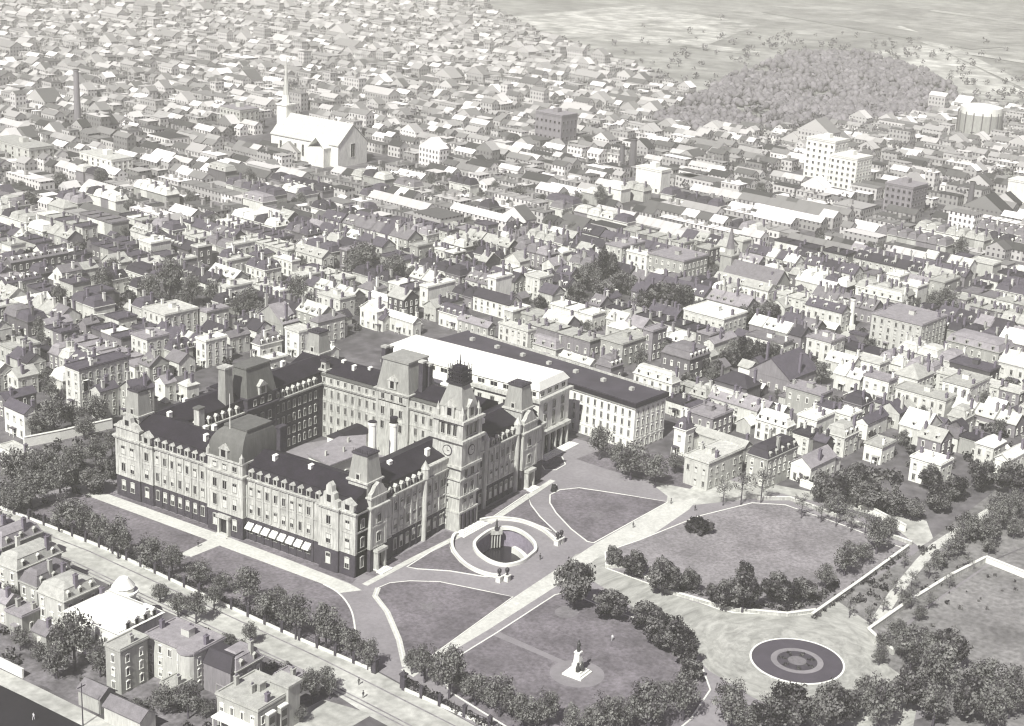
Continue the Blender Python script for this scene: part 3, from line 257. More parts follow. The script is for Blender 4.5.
# tower front path strip and statue path
kerb('path', [(-2, -4.6), (20, -4.9), (40, -5.8)], 1.9, -.05, .08, PATHM, kind='structure'); kerb('path', [(52, -7.2), (76, -5.2), (92, -4)], 1.9, -.05, .08, PATHM, kind='structure')
sheet('lawn', [(3, -.4), (3, -3.4), (40, -4.5), (40, -.4)], .045, LAWN); sheet('lawn', [(51, -.4), (51, -5.8), (90, -2.6), (90, -.4)], .045, LAWN)
sheet('path', [(-32, -39.5), (-24, -40.8), (17, -39.4), (60, -38.6), (98, -40.3), (110, -46), (99, -48), (68, -48.5), (54, -44), (36, -44.6), (-2, -44.4), (-23, -43.6), (-33, -44)], .03, PATHM)
st = POLY['statue'][0]
sheet('path', [(-1.2, -44.6), (-3.8, -44.6), (st[0]+1.6, st[1]+5), (st[0]+3.4, st[1]+5)], .062, mat('worn_path', .22, NEU, var=.15))
sheet('path', [(st[0]+6.6*math.cos(a*PI/16), st[1]+6.6*math.sin(a*PI/16)) for a in range(32)], .066, mat('worn_path', .24))
fl = POLY['flower'][0]
sheet('flower_bed', [(fl[0]+3.6*math.cos(a*PI/10), fl[1]+3.0*math.sin(a*PI/10)) for a in range(20)], .07, mat('pale_bed', .175, NEU, var=.3, scale=.8))
# faint star and ring flower beds in the lawns
def star(c, r, n=5):
    return [(c[0]+(r if i % 2 == 0 else r*.4)*math.cos(i*PI/n+.3), c[1]+(r if i % 2 == 0 else r*.4)*math.sin(i*PI/n+.3)) for i in range(2*n)]
sheet('flower_bed', star((77.5, -28.5), 3.2), .072, mat('pale_bed', .27)); sheet('flower_bed', star((-1.5, -25), 3.2), .072, mat('pale_bed', .27))
kerb('flower_bed', [(-16.5+4*math.cos(a*PI/10), 4+3.4*math.sin(a*PI/10)) for a in range(3, 16)], 1.1, .03, .075, mat('pale_bed', .27), kind='structure')
# roundabout
def ringpts(r, n=48): return [(rc[0]+r*math.cos(2*PI*a/n), rc[1]+r*math.sin(2*PI*a/n)) for a in range(n)]
sheet('lawn', ringpts(11.2), .1, mat('island_lawn', .075, VIO, var=.15, scale=.3, fine=.15)); kerb('kerb', ringpts(11.4), .5, -.03, .16, WHITE, True, kind='structure')
kerb('path', ringpts(5.7), 1.5, .09, .115, DRIVE, True, kind='structure')
sheet('flower_bed', ringpts(4.9), .125, SOIL); sheet('flower_bed', ringpts(2.3), .13, mat('pale_bed', .27))
for dx in (-4.2, -2.9, 4.0):
    kerb('wheel_track', [(-37+dx, 160), (-37+dx, 66), (-40.5+dx, 20), (-43.5+dx, -20), (-46+dx, -42), (-51+dx, -84), (-64+dx, -150)], .45, .0, .034, WORN, kind='structure')
# far ground: fields, wood floor, far road, river
sheet('field', POLY['pale1'], .4, mat('pale_field', .44, WARM, var=.45, scale=.015, fine=.3, fscale=.06)); sheet('field', POLY['pale2'], .4, mat('pale_field', .6))
sheet('far_road', POLY['road_far'], .6, mat('pale_field', .6)); sheet('far_road', POLY['road2'], .6, mat('pale_field', .6))

sheet('meadow', [(620, -60), (1000, -500), (3800, -600), (3800, 3000), (1500, 1900), (780, 620)], .2, mat('far_meadow', .3, WARM, var=.4, scale=.012, fine=.3, fscale=.06))  # ground colour lightened to carry the far haze fade
rs = random.Random(4)
for i in range(26):
    px_, py_ = rs.uniform(880, 2600), rs.uniform(-420, 1500); a_ = 1.15+rs.uniform(-.12, .12); l_, w_ = rs.uniform(120, 420), rs.uniform(15, 60)
    if proj(px_, py_)[1] > 70 or proj(px_, py_)[0] < 540: continue
    dx, dy = math.cos(a_)*l_/2, math.sin(a_)*l_/2; ex, ey = -math.sin(a_)*w_/2, math.cos(a_)*w_/2; g_ = rs.choice((.27, .3, .38, .44))
    sheet('field', [(px_-dx-ex, py_-dy-ey), (px_+dx-ex, py_+dy-ey), (px_+dx*.9+ex, py_+dy*.9+ey), (px_-dx*1.05+ex, py_-dy*1.05+ey)], .45+i*.012, mat('field_strip_%d' % (g_*100), g_, WARM, var=.35, scale=.03))
for p_ in POLY['streets']:
    kerb('street', p_, 9, -.2, .09, ROADM, kind='structure')
# ================================================================== PARLIAMENT
def parliament():
    T = thing('parliament_building', 'huge pale stone palace around a courtyard with dark slate roofs and a tall clock tower', 'parliament')
    cnt = [0]
    def wing(name, rect, low, outs, ridge):
        x0, x1, y0, y1 = rect
        b = MB()
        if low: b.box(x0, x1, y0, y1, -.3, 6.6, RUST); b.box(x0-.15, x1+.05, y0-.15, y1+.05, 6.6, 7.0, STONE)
        else: b.box(x0, x1, y0, y1, -.3, 7.0, STONE)
        b.box(x0, x1, y0, y1, 7.0, 18.0, STONE)
        b.box(x0-.14, x1+.14, y0-.14, y1+.14, 12.6, 12.95, STONE)
        W = b.build('wing', T)
        c = MB(); c.box(x0-.55, x1+.55, y0-.55, y1+.55, 18.0, 18.45, STONE); c.box(x0-.8, x1+.8, y0-.8, y1+.8, 18.45, 18.8, STONE); c.build('cornice', W)
        r = MB(); r.frus((x0-.2, x1+.2, y0-.2, y1+.2), 18.8, (x0+1, x1-1, y0+1, y1-1), 21.9, SLATE)
        m_ = 21.9
        if ridge == 'y':
            xm = (x0+x1)/2; r.prof([(x0+.7, m_), (x1-.7, m_), (x1-.7, m_+.2), (xm, m_+2.9), (x0+.7, m_+.2)], 'y', y0+.7, y1-.7, SLATE)
        else:
            ym = (y0+y1)/2; r.prof([(y0+.7, m_), (y1-.7, m_), (y1-.7, m_+.2), (ym, m_+2.9), (y0+.7, m_+.2)], 'x', x0-6, (x1+6 if name == 'w' else x1-.7), SLATE)
        Ro = r.build('roof', W)
        return W, Ro
    SW, SR = wing('s', (0, 15, 0, 90), True, 0, 'y')
    EW, ER = wing('e', (15, 90, .6, 15), True, 0, 'x')
    WW, WR_ = wing('w', (15, 75, 75, 89.6), False, 0, 'x')
    NW, NR = wing('n', (75, 90, 15, 89.8), False, 0, 'y')
    # pavilions: boxes that stand forward, each with its own cornice
    def pav(parent, x0, x1, y0, y1, top=18.8, low=True, attic=0, mt=STONE):
        b = MB()
        if low: b.box(x0, x1, y0, y1, -.3, 6.6, RUST); b.box(x0-.15, x1+.15, y0-.15, y1+.15, 6.6, 7.02, STONE)
        else: b.box(x0, x1, y0, y1, -.3, 7.02, mt)
        b.box(x0, x1, y0, y1, 7.02, top-.8, mt); b.box(x0-.15, x1+.15, y0-.15, y1+.15, 12.5, 13.0, mt)
        b.box(x0-.5, x1+.5, y0-.5, y1+.5, top-.8, top-.35, mt); b.box(x0-.75, x1+.75, y0-.75, y1+.75, top-.35, top, mt)
        if attic: b.box(x0+.1, x1-.1, y0+.1, y1-.1, top, top+attic, mt); b.box(x0-.3, x1+.3, y0-.3, y1+.3, top+attic, top+attic+.5, mt)
        # corner pilasters
        if top > 15:
            for xx in (x0, x1-.7):
                for yy in (y0, y1-.7):
                    b.box(xx-.12, xx+.82, yy-.12, yy+.82, 7.05, top-.85, mt)
        return b.build('pavilion', parent)
    def window(par, x, y, z, a, w, h, style, stuff=None):
        if stuff is None and cnt[0] < 100:
            cnt[0] += 1; win(par, x, y, z, a, w, h, STONE, rnd.choice((0, 1, 1, 2)) if style else rnd.choice((0, 0, 2)))
        else: rest.append((par, x, y, z, a, w, h, style))
    rest = []
    X = -.02
    # south front: y positions of bays
    bays = [16.6+2.96*i for i in range(8)]+[55.7+2.96*i for i in range(7)]
    for y in bays:
        for (z, h, s) in ((2.3, 2.9, 1), (8.2, 2.6, 1), (13.6, 2.4, 0)):
            window(SW, X, y, z, A_X, 1.5 if z < 7 else 1.35, h, s)
    q = MB(); q.box(-.28, .28, -.3, .05, 7.05, 18, STONE); q.box(-.4, .4, -.2, .05, 0, 6.55, RUST); PIL = q.mesh('pilaster')
    for y in [15.12+2.96*i for i in range(9)]+[54.3+2.96*i for i in range(8)]:
        link('pilaster', PIL, SW, (0, y, 0), A_X)
    # dormers, row of pale gabled boxes on the steep slate
    db = MB(); db.box(-.7, .7, -1.0, 1.2, 0, 1.7, STONE); db.prof([(-.9, 1.7), (.9, 1.7), (0, 2.5)], 'y', -1.15, 1.2, STONE); db.box(-.42, .42, -1.04, -.9, .25, 1.5, GLASS); DM = db.mesh('dormer')
    def dormer(par, x, y, a): link('dormer', DM, par, (x, y, 18.9), a)
    for y in bays+[13.4]: dormer(SR, .75, y, A_X)
    # south pavilions
    P = pav(SW, -.7, 6, .0-.0, 5.2, 18.8)      # corner block
    P2 = pav(SW, -1.3, 8, 5.3, 11.9, 18.9)
    P3 = pav(SW, -1.7, 14, 39.0, 52.2, 19.2, True, 3.2)
    P4 = pav(SW, -.6, 5, 74.8, 79.6, 18.8)
    P5 = pav(SW, -.9, 9, 79.8, 89.4, 19.0, True, 2.6)
    for par, ys, x in ((P, (2.6,), -.72), (P2, (8.6,), -1.32), (P4, (77.2,), -.62), (P5, (82.8, 86.4), -.92)):
        for y in ys:
            for (z, h, s) in ((2.3, 3.0, 1), (8.2, 2.7, 1), (13.7, 2.5, 0)): window(par, x, y, z, A_X, 1.7, h, s)
    for y in (41.9, 45.6, 49.3):
        for (z, h, s) in ((8.3, 3.4, 1), (13.8, 2.6, 0), (19.9, 1.5, 0)): window(P3, -1.72, y, z, A_X, 1.7, h, s)
        if y != 45.6: window(P3, -1.72, y, 2.2, A_X, 1.7, 3.2, 1)
    d = MB(); d.box(-3.6, -2.2, 44.6, 48.8, 0, .5, PATHM); d.box(-4.6, -3.6, 44.2, 49.2, 0, .25, PATHM); d.box(-3.2, -2.2, 44.6, 45.3, .5, 5.2, STONE); d.box(-3.2, -2.2, 48.1, 48.8, .5, 5.2, STONE); d.box(-3.5, -2.2, 44.3, 49.1, 5.2, 6.0, STONE); d.box(-2.35, -2.2, 45.3, 48.1, .5, 5.2, GLASS)
    o = d.build('porch', P3); o.location = (.5, -1.1, 0)
    # ornate gable over P2
    g = MB(); g.prof([(5.4, 18.9), (11.8, 18.9), (11.6, 20.6), (10.6, 20.9), (10.4, 22.6), (9.7, 23.0), (9.5, 24.6), (8.6, 25.6), (7.7, 24.6), (7.5, 23.0), (6.8, 22.6), (6.6, 20.9), (5.6, 20.6)], 'x', -1.3, .4, STONE); g.box(-1.34, -1.2, 7.9, 9.3, 20, 22, GLASS); g.build('gable', P2)
    g = MB(); g.box(-.9, .6, .5, 4.8, 18.8, 20.8, STONE); g.prof([(.3, 20.8), (5.0, 20.8), (2.65, 22.3)], 'x', -1.0, .6, STONE); g.box(-.94, -.8, 1.9, 3.4, 19.2, 20.6, GLASS); g.build('gable', P)
    g = MB(); g.prof([(80.0, 22.1), (89.2, 22.1), (88.0, 23.4), (86.4, 23.8), (86, 25.2), (84.6, 26.2), (83.2, 25.2), (82.8, 23.8), (81.2, 23.4)], 'x', -.9, .6, STONE); g.box(-.95, -.85, 83.8, 85.4, 22.8, 24.4, GLASS); g.build('gable', P5)
    g = MB(); g.box(-.7, .8, 75.6, 78.9, 18.8, 21, STONE); g.prof([(75.2, 21), (79.3, 21), (77.25, 22.6)], 'x', -.8, .8, STONE); g.box(-.74, -.6, 76.6, 77.9, 19.2, 20.7, GLASS); g.build('gable', P4)
    # central pavilion: curved square dome of grey lead with a flat railed top
    c = MB(); prev = (-1.7, 14.0, 39.1, 52.1); n = 7
    for i in range(1, n+1):
        t = i/n; k = 1-math.sqrt(max(0, 1-(t*.93)**2)); q = (-1.7+5.0*k, 14.0-5.0*k, 39.1+1.6*k, 52.1-6.6*k)
        c.frus(prev, 22.9+8.4*(i-1)/n, q, 22.9+8.4*i/n, LEAD); prev = q
    D = c.build('dome', P3)
    c = MB(); a = prev; c.box(a[0]-.4, a[1]+.4, a[2]-.4, a[3]+.4, 31.3, 31.8, LEAD); c.build('roof_deck', D)
    c = MB(); c.box(-2.1, .6, 44.2, 47.2, 22.9, 25.6, STONE); c.prof([(43.8, 25.6), (47.6, 25.6), (45.7, 27.2)], 'x', -2.3, .8, STONE); c.box(-2.16, -2.05, 44.9, 46.5, 23.5, 25.5, GLASS); c.build('dormer', D)
    c = MB()
    for yy in (39.2, 51.6): c.box(-2.1, -1.1, yy-.4, yy+.6, 22.9, 24.6, STONE); c.cyl((-1.6, yy+.1), 24.6, 25.6, .5, .1, STONE, 8)
    c.build('finial', P3)
    f = MB(); f.tube((1.0, 46.0, 22), (1.0, 46.0, 41), .16, .08, WHITE); f.build('flagpole', P3)
    ch = MB(); ch.box(12, 14.4, 37.4, 38.8, 20, 29.6, RUST); ch.box(11.7, 14.7, 37.1, 39.1, 29.6, 30.2, RUST); ch.build('chimney', SR)
    # awnings over the eight lower windows
    am = MB(); am.add([(-1.1, 0, 1.7), (1.1, 0, 1.7), (1.15, -1.5, .35), (-1.15, -1.5, .35), (-1.15, -1.5, .05), (1.15, -1.5, .05), (1.1, 0, .1), (-1.1, 0, .1)], [(0, 1, 2, 3), (3, 2, 5, 4), (0, 3, 4, 7), (1, 6, 5, 2), (0, 7, 6, 1), (4, 5, 6, 7)], WHITE); AM = am.mesh('awning')
    for y in [16.6+2.96*i for i in range(8)]: link('awning', AM, SW, (-.1, y, 3.7), A_X)
    # steep corner turrets
    def turret(par, x0, x1, y0, y1, z0, z1, base):
        t = MB(); t.box(x0, x1, y0, y1, base, z0, STONE); t.box(x0-.5, x1+.5, y0-.5, y1+.5, z0, z0+.5, STONE)
        i = (x1-x0)*.13; t.frus((x0, x1, y0, y1), z0+.5, (x0+i, x1-i, y0+i, y1-i), z1, LEADP)
        t.box(x0+i-.3, x1-i+.3, y0+i-.3, y1-i+.3, z1, z1+.5, RUST)
        t.box(x0-.35, x0-.2, (y0+y1)/2-.6, (y0+y1)/2+.6, z0+1, z0+2.6, GLASS) if False else None
        o = t.build('turret', par)
        q = MB(); ym = (y0+y1)/2; q.box(x0-.1, x0+1.5, ym-.8, ym+.8, z0+.5, z0+2.4, STONE); q.box(x0-.15, x0-.05, ym-.45, ym+.45, z0+.8, z0+2.1, GLASS); q.build('dormer', o)
        q = MB()
        for k in range(7): q.tube((x0+i+(x1-x0-2*i)*k/6, y0+i, z1+.5), (x0+i+(x1-x0-2*i)*k/6, y0+i, z1+1.5), .07, .05, IRON, 4); q.tube((x0+i, y0+i+(y1-y0-2*i)*k/6, z1+.5), (x0+i, y0+i+(y1-y0-2*i)*k/6, z1+1.5), .07, .05, IRON, 4)
        q.build('cresting', o); return o
    turret(P5, 2.2, 7.6, 83, 88.2, 24.6, 32, 18)
    s = MB(); s.tube((2.6, 88, 30), (2.6, 88, 37), .14, .05, WHITE); s.build('flagpole', P5)
    # east front
    Q1 = pav(EW, 4.6, 11.4, -1.0, 8, 18.9, True, 2.2); Q2 = pav(EW, 78.4, 86.2, -1.0, 8, 18.9, True, 2.2)
    Q0 = pav(EW, 86.4, 90.8, -.4, 6, 18.8)
    turret(Q1, 4.8, 11.0, .6, 7, 25.0, 32.5, 18); turret(Q2, 79, 85.4, .6, 7, 25.0, 32.5, 18)
    for par, x0 in ((Q1, 4.7), (Q2, 78.5)):
        g = MB(); w = 6.7; g.prof([(x0, 21.6), (x0+w, 21.6), (x0+w, 22.4), (x0+w*.85, 23), (x0+w*.72, 24.4), (x0+w*.5, 25.2), (x0+w*.28, 24.4), (x0+w*.15, 23), (x0, 22.4)], 'y', -1.0, .3, STONE); g.build('gable', par)
        g = MB(); xm = x0+w/2; g.box(xm-1.9, xm-1.2, -2.4, -1, 0, 5.6, STONE); g.box(xm+1.2, xm+1.9, -2.4, -1, 0, 5.6, STONE); g.box(xm-2.2, xm+2.2, -2.7, -1, 5.6, 6.4, STONE); g.box(xm-1.2, xm+1.2, -1.15, -1, .5, 5, GLASS); g.box(xm-2.4, xm+2.4, -4.4, -2.4, 0, .35, WHITE); g.box(xm-2.0, xm+2.0, -3.4, -1, .35, .6, WHITE); g.build('porch', par)
        for (z, h) in ((8.2, 2.7), (13.7, 2.5)): window(par, xm, -1.02, z, A_Y, 1.9, h, 0)
    eb = [14.6, 17.4, 20.2, 23, 25.8, 28.4, 33, 35.8, 38.6, 40.2, 52.6, 55.4, 58.2, 61, 63.8, 66.6, 69.4, 72.2, 75]
    for x in eb:
        for (z, h, s) in ((2.0, 3.2, 2), (8.2, 2.6, 2), (13.6, 2.4, 0)): window(EW, x, .58, z, A_Y, 1.5, h, s)
    for x in [16, 18.8, 21.6, 24.4, 27.1, 34.5, 37.5, 40.7, 54, 56.8, 62.4, 65.2, 68, 70.8, 73.6]: link('pilaster', PIL, EW, (x, .6, 0), A_Y)
    for x in eb[:6]+eb[10:]: dormer(ER, x, 1.3, A_Y)
    for x in (30.4, 51.0, 60.0, 77.0):
        t = MB(); t.cyl((x, .4), -.2, 18.9, .85, .85, STONE, 10); t.cyl((x, .4), 18.9, 21.8, 1.2, 1.2, STONE, 10); t.cyl((x, .4), 21.8, 24.2, 1.35, .05, STONE, 10); t.build('turret', EW)
    t = MB(); t.box(31.2, 41, .1, 1.4, 18.8, 21.6, STONE); t.box(50, 59.6, .1, 1.4, 18.8, 21.6, STONE); t.box(31, 59.9, -.1, 1.5, 21.6, 22, STONE); t.build('parapet', EW)
    for x in (2.3,):
        for (z, h, s) in ((2.3, 3.0, 0), (8.2, 2.7, 0), (13.7, 2.5, 0)): window(P, x, -.02, z, A_Y, 1.6, h, s)
    # ---- clock tower
    K = MB(); x0, x1, y0, y1 = 41.3, 49.7, -4.0, 5.0
    K.box(x0-.4, x1+.4, y0-.4, y1, -.3, 5.8, STONE); K.box(x0, x1, y0, y1, 5.8, 19.4, STONE)
    for z in (5.6, 10.4, 15.6): K.box(x0-.5, x1+.5, y0-.5, y1, z, z+.45, STONE)
    K.box(x0-.9, x1+.9, y0-.9, y1+.9, 19.4, 20.2, STONE); K.box(x0-.4, x1+.4, y0-.4, y1+.4, 20.2, 27.3, STONE)
    for xx in (x0-.4, x1-1.0):
        for yy in (y0-.4, y1-1.0): K.box(xx-.2, xx+1.6, yy-.2, yy+1.6, 20.2, 33.2, STONE)
    K.box(x0-1.4, x1+1.4, y0-1.4, y1+1.4, 27.3, 28.2, STONE); K.box(x0, x1, y0, y1, 28.2, 33, STONE)
    K.box(x0-1.2, x1+1.2, y0-1.2, y1+1.2, 33, 33.8, STONE)
    TW = K.build('clock_tower', T)
    K = MB(); K.box(x0+.6, x1-.6, y0+.6, y1-.6, 33.8, 37, STONE); i = 1.2
    K.frus((x0+.4, x1-.4, y0+.4, y1-.4), 36.6, (x0+2.3, x1-2.3, y0+2.3, y1-2.3), 43.2, LEADP)
    K.box(x0+1.7, x1-1.7, y0+1.7, y1-1.7, 43.2, 43.9, IRON); SPR = K.build('spire_roof', TW)
    K = MB()
    for z in (44.2, 45.4, 46.6): K.box(x0+2.0, x1-2.0, y0+2.0, y1-2.0, z, z+.3, IRON)
    for k in range(9):
        a = x0+2+(x1-x0-4)*k/8; c_ = y0+2+(y1-y0-4)*k/8
        for q in ((a, y0+2), (a, y1-2), (x0+2, c_), (x1-2, c_)): K.tube((q[0], q[1], 43.8), (q[0], q[1], 47.6 if k % 2 else 48.8), .16, .1, IRON, 5)
    K.box(x0+2.9, x1-2.9, y0+2.9, y1-2.9, 43.9, 48.2, IRON); K.tube(((x0+x1)/2, (y0+y1)/2, 48), ((x0+x1)/2, (y0+y1)/2, 51.5), .3, .05, IRON); K.build('crown', SPR)
    for xx in (x0-.3, x1-.9):
        for yy in (y0-.3, y1-.9):
            q = MB(); q.box(xx, xx+1.2, yy, yy+1.2, 33.8, 35.6, STONE); q.cyl((xx+.6, yy+.6), 35.6, 37.8, .6, .05, STONE, 8); q.build('pinnacle', TW)
    for (cx, cy, a) in (((x0+x1)/2, y0+.3, A_Y), (x0+.3, (y0+y1)/2, A_X)):
        q = MB(); q.box(-1.5, 1.5, -.5, 1.6, 33.8, 37.2, STONE); q.prof([(-1.8, 37.2), (1.8, 37.2), (0, 39.2)], 'y', -.6, 1.6, STONE); q.box(-.7, .7, -.56, -.4, 34.6, 36.8, GLASS); o = q.build('dormer', TW); o.location = (cx, cy, 0); o.rotation_euler = (0, 0, a)
        q = MB(); q.cyl((0, 0), 0, .2, 1.6, 1.6, RUST, 24); q.cyl((0, 0), .16, .22, 1.35, 1.35, wallmat(.55), 24); q.box(-.07, .07, 0, 1.2, .22, .26, IRON); q.box(0, .85, -.07, .07, .22, .26, IRON)
        o = q.build('clock', TW); ox, oy = (cx, y0-.42) if a == A_Y else (x0-.42, cy); o.matrix_basis = Matrix.Translation((ox, oy, 24.2)) @ Matrix.Rotation(a, 4, 'Z') @ Matrix.Rotation(PI/2, 4, 'X')
        for dx in (-2.1, 0, 2.1):
            o = win(TW, cx+dx if a == A_Y else x0-.02, cy if False else (y0-.02 if a == A_Y else cy+dx), 28.8, a, 1.5, 3.4, STONE, 0)
        for dx in (-1.6, 1.6):
            for z, h in ((11.2, 3.2), (16.3, 2.4), (6.4, 3.4)):
                if a == A_Y: win(TW, cx+dx, y0-.02, z, a, 1.8, h, STONE, 2 if z < 11 else 0)
        if a == A_X:
            for z, h in ((11.2, 3), (16.3, 2.2), (6.6, 2.8), (1.6, 2.6)): win(TW, x0-(.02 if z > 5.8 else .42), .4, z, a, 1.2, h, STONE, 2)
    q = MB()
    for xx in (42.6, 44.5, 46.5, 48.4): q.box(xx-.35, xx+.35, -4.9, -4.45, 0, 5.4, RUST)
    q.box(41.6, 49.4, -4.5, -4.42, .2, 5.3, GLASS); q.build('arcade', TW)
    q = MB()
    for i in range(4): q.box(41-.6*i, 50+.6*i, -6-.55*i, -4.4, 0, .8-.2*i, WHITE)
    q.build('steps', TW)
    # ---- courtyard faces
    for i in range(8):
        y = 74-2.9*i
        for z, h in ((1.6, 2.3), (5.6, 2.3), (9.8, 2.3), (14.2, 2.5)): rest.append((NW, 74.98, y, z, A_X, 1.1, h, 0))
    for y in [37-2.9*i for i in range(7)]:
        for z, h in ((5.6, 2.3), (9.8, 2.3), (14.2, 2.5)): rest.append((NW, 74.98, y, z, A_X, 1.2, h, 0))
    q = MB(); q.box(74.7, 76, 16, 75, 18.8, 21.4, STONE); q.box(74.3, 76, 16, 75, 21.4, 21.8, LEAD); q.build('parapet', NW)
    for i in range(14): rest.append((NW, 74.68, 74-2.9*i if i < 8 else 37-2.9*(i-8), 19.3, A_X, 1.0, 1.5, 0))
    NP = pav(NW, 74.2, 88, 39.5, 52.2, 22.6, False)
    q = MB(); q.frus((74.2, 88, 39.5, 52.2), 22.6, (75.6, 85.6, 41, 50.8), 32, LEADP); q.box(75.2, 86, 40.6, 51.2, 32, 32.6, LEADP); nd = q.build('dome', NP)
    q = MB(); q.box(73.9, 76, 44.4, 47.4, 23.2, 26, STONE); q.prof([(44, 26), (47.8, 26), (45.9, 27.8)], 'x', 73.7, 76, STONE); q.box(73.84, 73.92, 45.2, 46.6, 23.6, 25.8, GLASS); q.build('dormer', nd)
    for y in (42.5, 45.9, 49.6):
        for z, h in ((14.2, 2.6), (19.4, 2.0), (9.4, 2.6)): rest.append((NP, 74.18, y, z, A_X, 1.5, h, 0))
    for (xx, yy, z1) in ((80, 53.6, 34), (83, 54.2, 33), (79, 38, 32.6), (82, 37.6, 31)):
        q = MB(); q.box(xx-.9, xx+.9, yy-.8, yy+.8, 21, z1, RUST); q.box(xx-1.1, xx+1.1, yy-1, yy+1, z1, z1+.6, STONE); q.build('chimney', NR)
    # west courtyard wall of dark stone, with the enclosed court's shade put into its colour
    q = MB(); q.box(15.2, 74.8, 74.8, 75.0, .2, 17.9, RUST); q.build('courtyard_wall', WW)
    for x in [17+3*i for i in range(7)]+[53+2.6*i for i in range(8)]:
        for z, h in ((1.6, 2.3), (5.6, 2.3), (9.8, 2.3), (14.2, 2.5)): rest.append((WW, x, 74.78, z, A_Y, 1.2, h, 0))
        if x < 37 or x > 52: link('dormer', DM, WR_, (x, 75.7, 18.9), A_Y)
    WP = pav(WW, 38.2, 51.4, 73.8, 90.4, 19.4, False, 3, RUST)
    q = MB(); q.frus((38.2, 51.4, 73.9, 82), 22.9, (39.4, 49.8, 75.4, 80.6), 31.8, LEAD); q.box(39, 50.2, 75, 81, 31.8, 32.3, LEAD); q.box(38.6, 51, 82, 90, 22.9, 23.4, SLATE); wd = q.build('dome', WP)
    q = MB(); q.box(43.2, 46.4, 73.4, 76, 23, 25.8, STONE); q.prof([(42.8, 25.8), (46.8, 25.8), (44.8, 27.6)], 'y', 73.2, 76, STONE); q.box(44, 45.6, 73.34, 73.42, 23.4, 25.6, GLASS); q.build('dormer', wd)
    q = MB(); q.frus((31, 34.6, 76, 79.4), 20, (31.2, 34.2, 76.4, 79), 33.5, LEADP); q.box(30.8, 34.6, 76, 79.4, 33.5, 34.1, STONE); q.build('chimney', WR_)
    for x in (41.5, 44.8, 48.1):
        for z, h in ((14.2, 2.6), (9.4, 2.6), (20, 1.8)): rest.append((WP, x, 73.78, z, A_Y, 1.5, h, 0))
    # far corner turret, roof lanterns, chimneys
    turret(NW, 82, 88, 82.5, 88.4, 24.5, 31.5, 18); turret(NW, 75.4, 77.6, 74, 76.4, 22.5, 25.5, 18)
    for par, pts in ((SR, [(9, 63), (11, 61.6), (4.2, 58.2), (5, 33), (6, 21), (10.6, 79)]), (ER, [(22, 6.5), (36, 4), (66, 6)]), (WR_, [(22, 84), (60, 84), (68, 86)]), (NR, [(80, 66), (82, 72), (82, 61)])):
        for x, y in pts:
            q = MB(); q.box(x-.7, x+.7, y-.5, y+.5, 22.6, 25.1, WHITE); q.frus((x-.8, x+.8, y-.6, y+.6), 25.1, (x-.5, x+.5, y-.1, y+.1), 25.5, WHITE); q.build('skylight', par)
    q = MB(); q.box(11, 13.2, 67.5, 69.6, 21, 28.2, STONE); q.box(10.8, 13.4, 67.3, 69.8, 28.2, 28.8, LEAD); q.build('chimney', SR)
    # windows past the hundred that show largest: one mesh for each part
    by = {}
    for (par, x, y, z, a, w, h, s_) in rest: by.setdefault(par.name, []).append((par, x, y, z, a, w, h, s_))
    for k, l in by.items():
        b = MB()
        for (par, x, y, z, a, w, h, s_) in l:
            src = winmesh(w, h, STONE, s_); M_ = Matrix.Translation((x, y, z)) @ Matrix.Rotation(a, 4, 'Z'); base = len(b.v)
            b.v += [tuple(M_ @ v.co) for v in src.vertices]
            for p_ in src.polygons:
                b.f.append(tuple(base+i for i in p_.vertices)); b.m.append(b.mi(src.materials[p_.material_index]))
        b.build('window', l[0][0], False, kind='stuff')
parliament()
def courtyard():
    T = thing('courtyard_hall', 'low flat grey-roofed hall with white walls inside the palace courtyard', 'hall')
    b = MB(); b.prism([(36.5, 39.8), (51, 38.6), (62, 47), (55.5, 51.8), (39, 50)], 0, 10.4, WHITE); w = b.build('wall', T)
    b = MB(); b.prism([(36, 39.2), (51.2, 38), (62.8, 47), (55.8, 52.4), (38.6, 50.6)], 10.4, 11, roofmat(.32)); r = b.build('roof', T)
    for x, y in ((47, 43), (41, 45), (54, 47)):
        b = MB(); b.box(x-.3, x+.3, y-.3, y+.3, 11, 12.6, STONE); b.build('vent', r)
    for x in (40, 43.5, 47): win(w, x, 39.8-(x-36.5)*.083-.02, 5, -.083, 1.4, 2.2, WHITE)
    T = thing('courtyard_annex', 'narrow dark-roofed shed between the courtyard hall and the rear wing', 'shed'); b = MB(); b.box(62, 74, 54, 62, 0, 7, WHITE); b.build('wall', T); b = MB(); b.frus((61.6, 74.4, 53.6, 62.4), 7, (63, 73, 57, 59), 9, SLATE); b.build('roof', T)
    T = thing('courtyard_annex', 'low grey shed roof beside the white courtyard hall', 'shed')
    b = MB(); b.box(26, 36, 30, 52, 0, 6, WHITE); b.build('wall', T); b = MB(); b.frus((25.6, 36.4, 29.6, 52.4), 6, (28, 34, 31, 51), 7.2, roofmat(.45)); b.build('roof', T)
    for (x, y, z, lab, mt) in ((28, 17.4, 32.2, 'tall round white chimney rising behind the pale corner turret', WHITE), (37.5, 17.2, 29.4, 'shorter white chimney with a dark cowl in the courtyard', WHITE)):
        T = thing('chimney_stack', lab, 'chimney', (x, y, 0), 0, 'courtyard chimneys')
        b = MB(); b.lathe((0, 0), [(1.3, 0), (1.1, z-1), (1.3, z-.9), (1.3, z), (1.0, z)], mt, 14); b.build('shaft', T)
        b = MB(); b.cyl((0, 0), z, z+(1.6 if z < 32 else .15), 1.0, 1.2, IRON, 12); b.build('cowl', T)
courtyard()
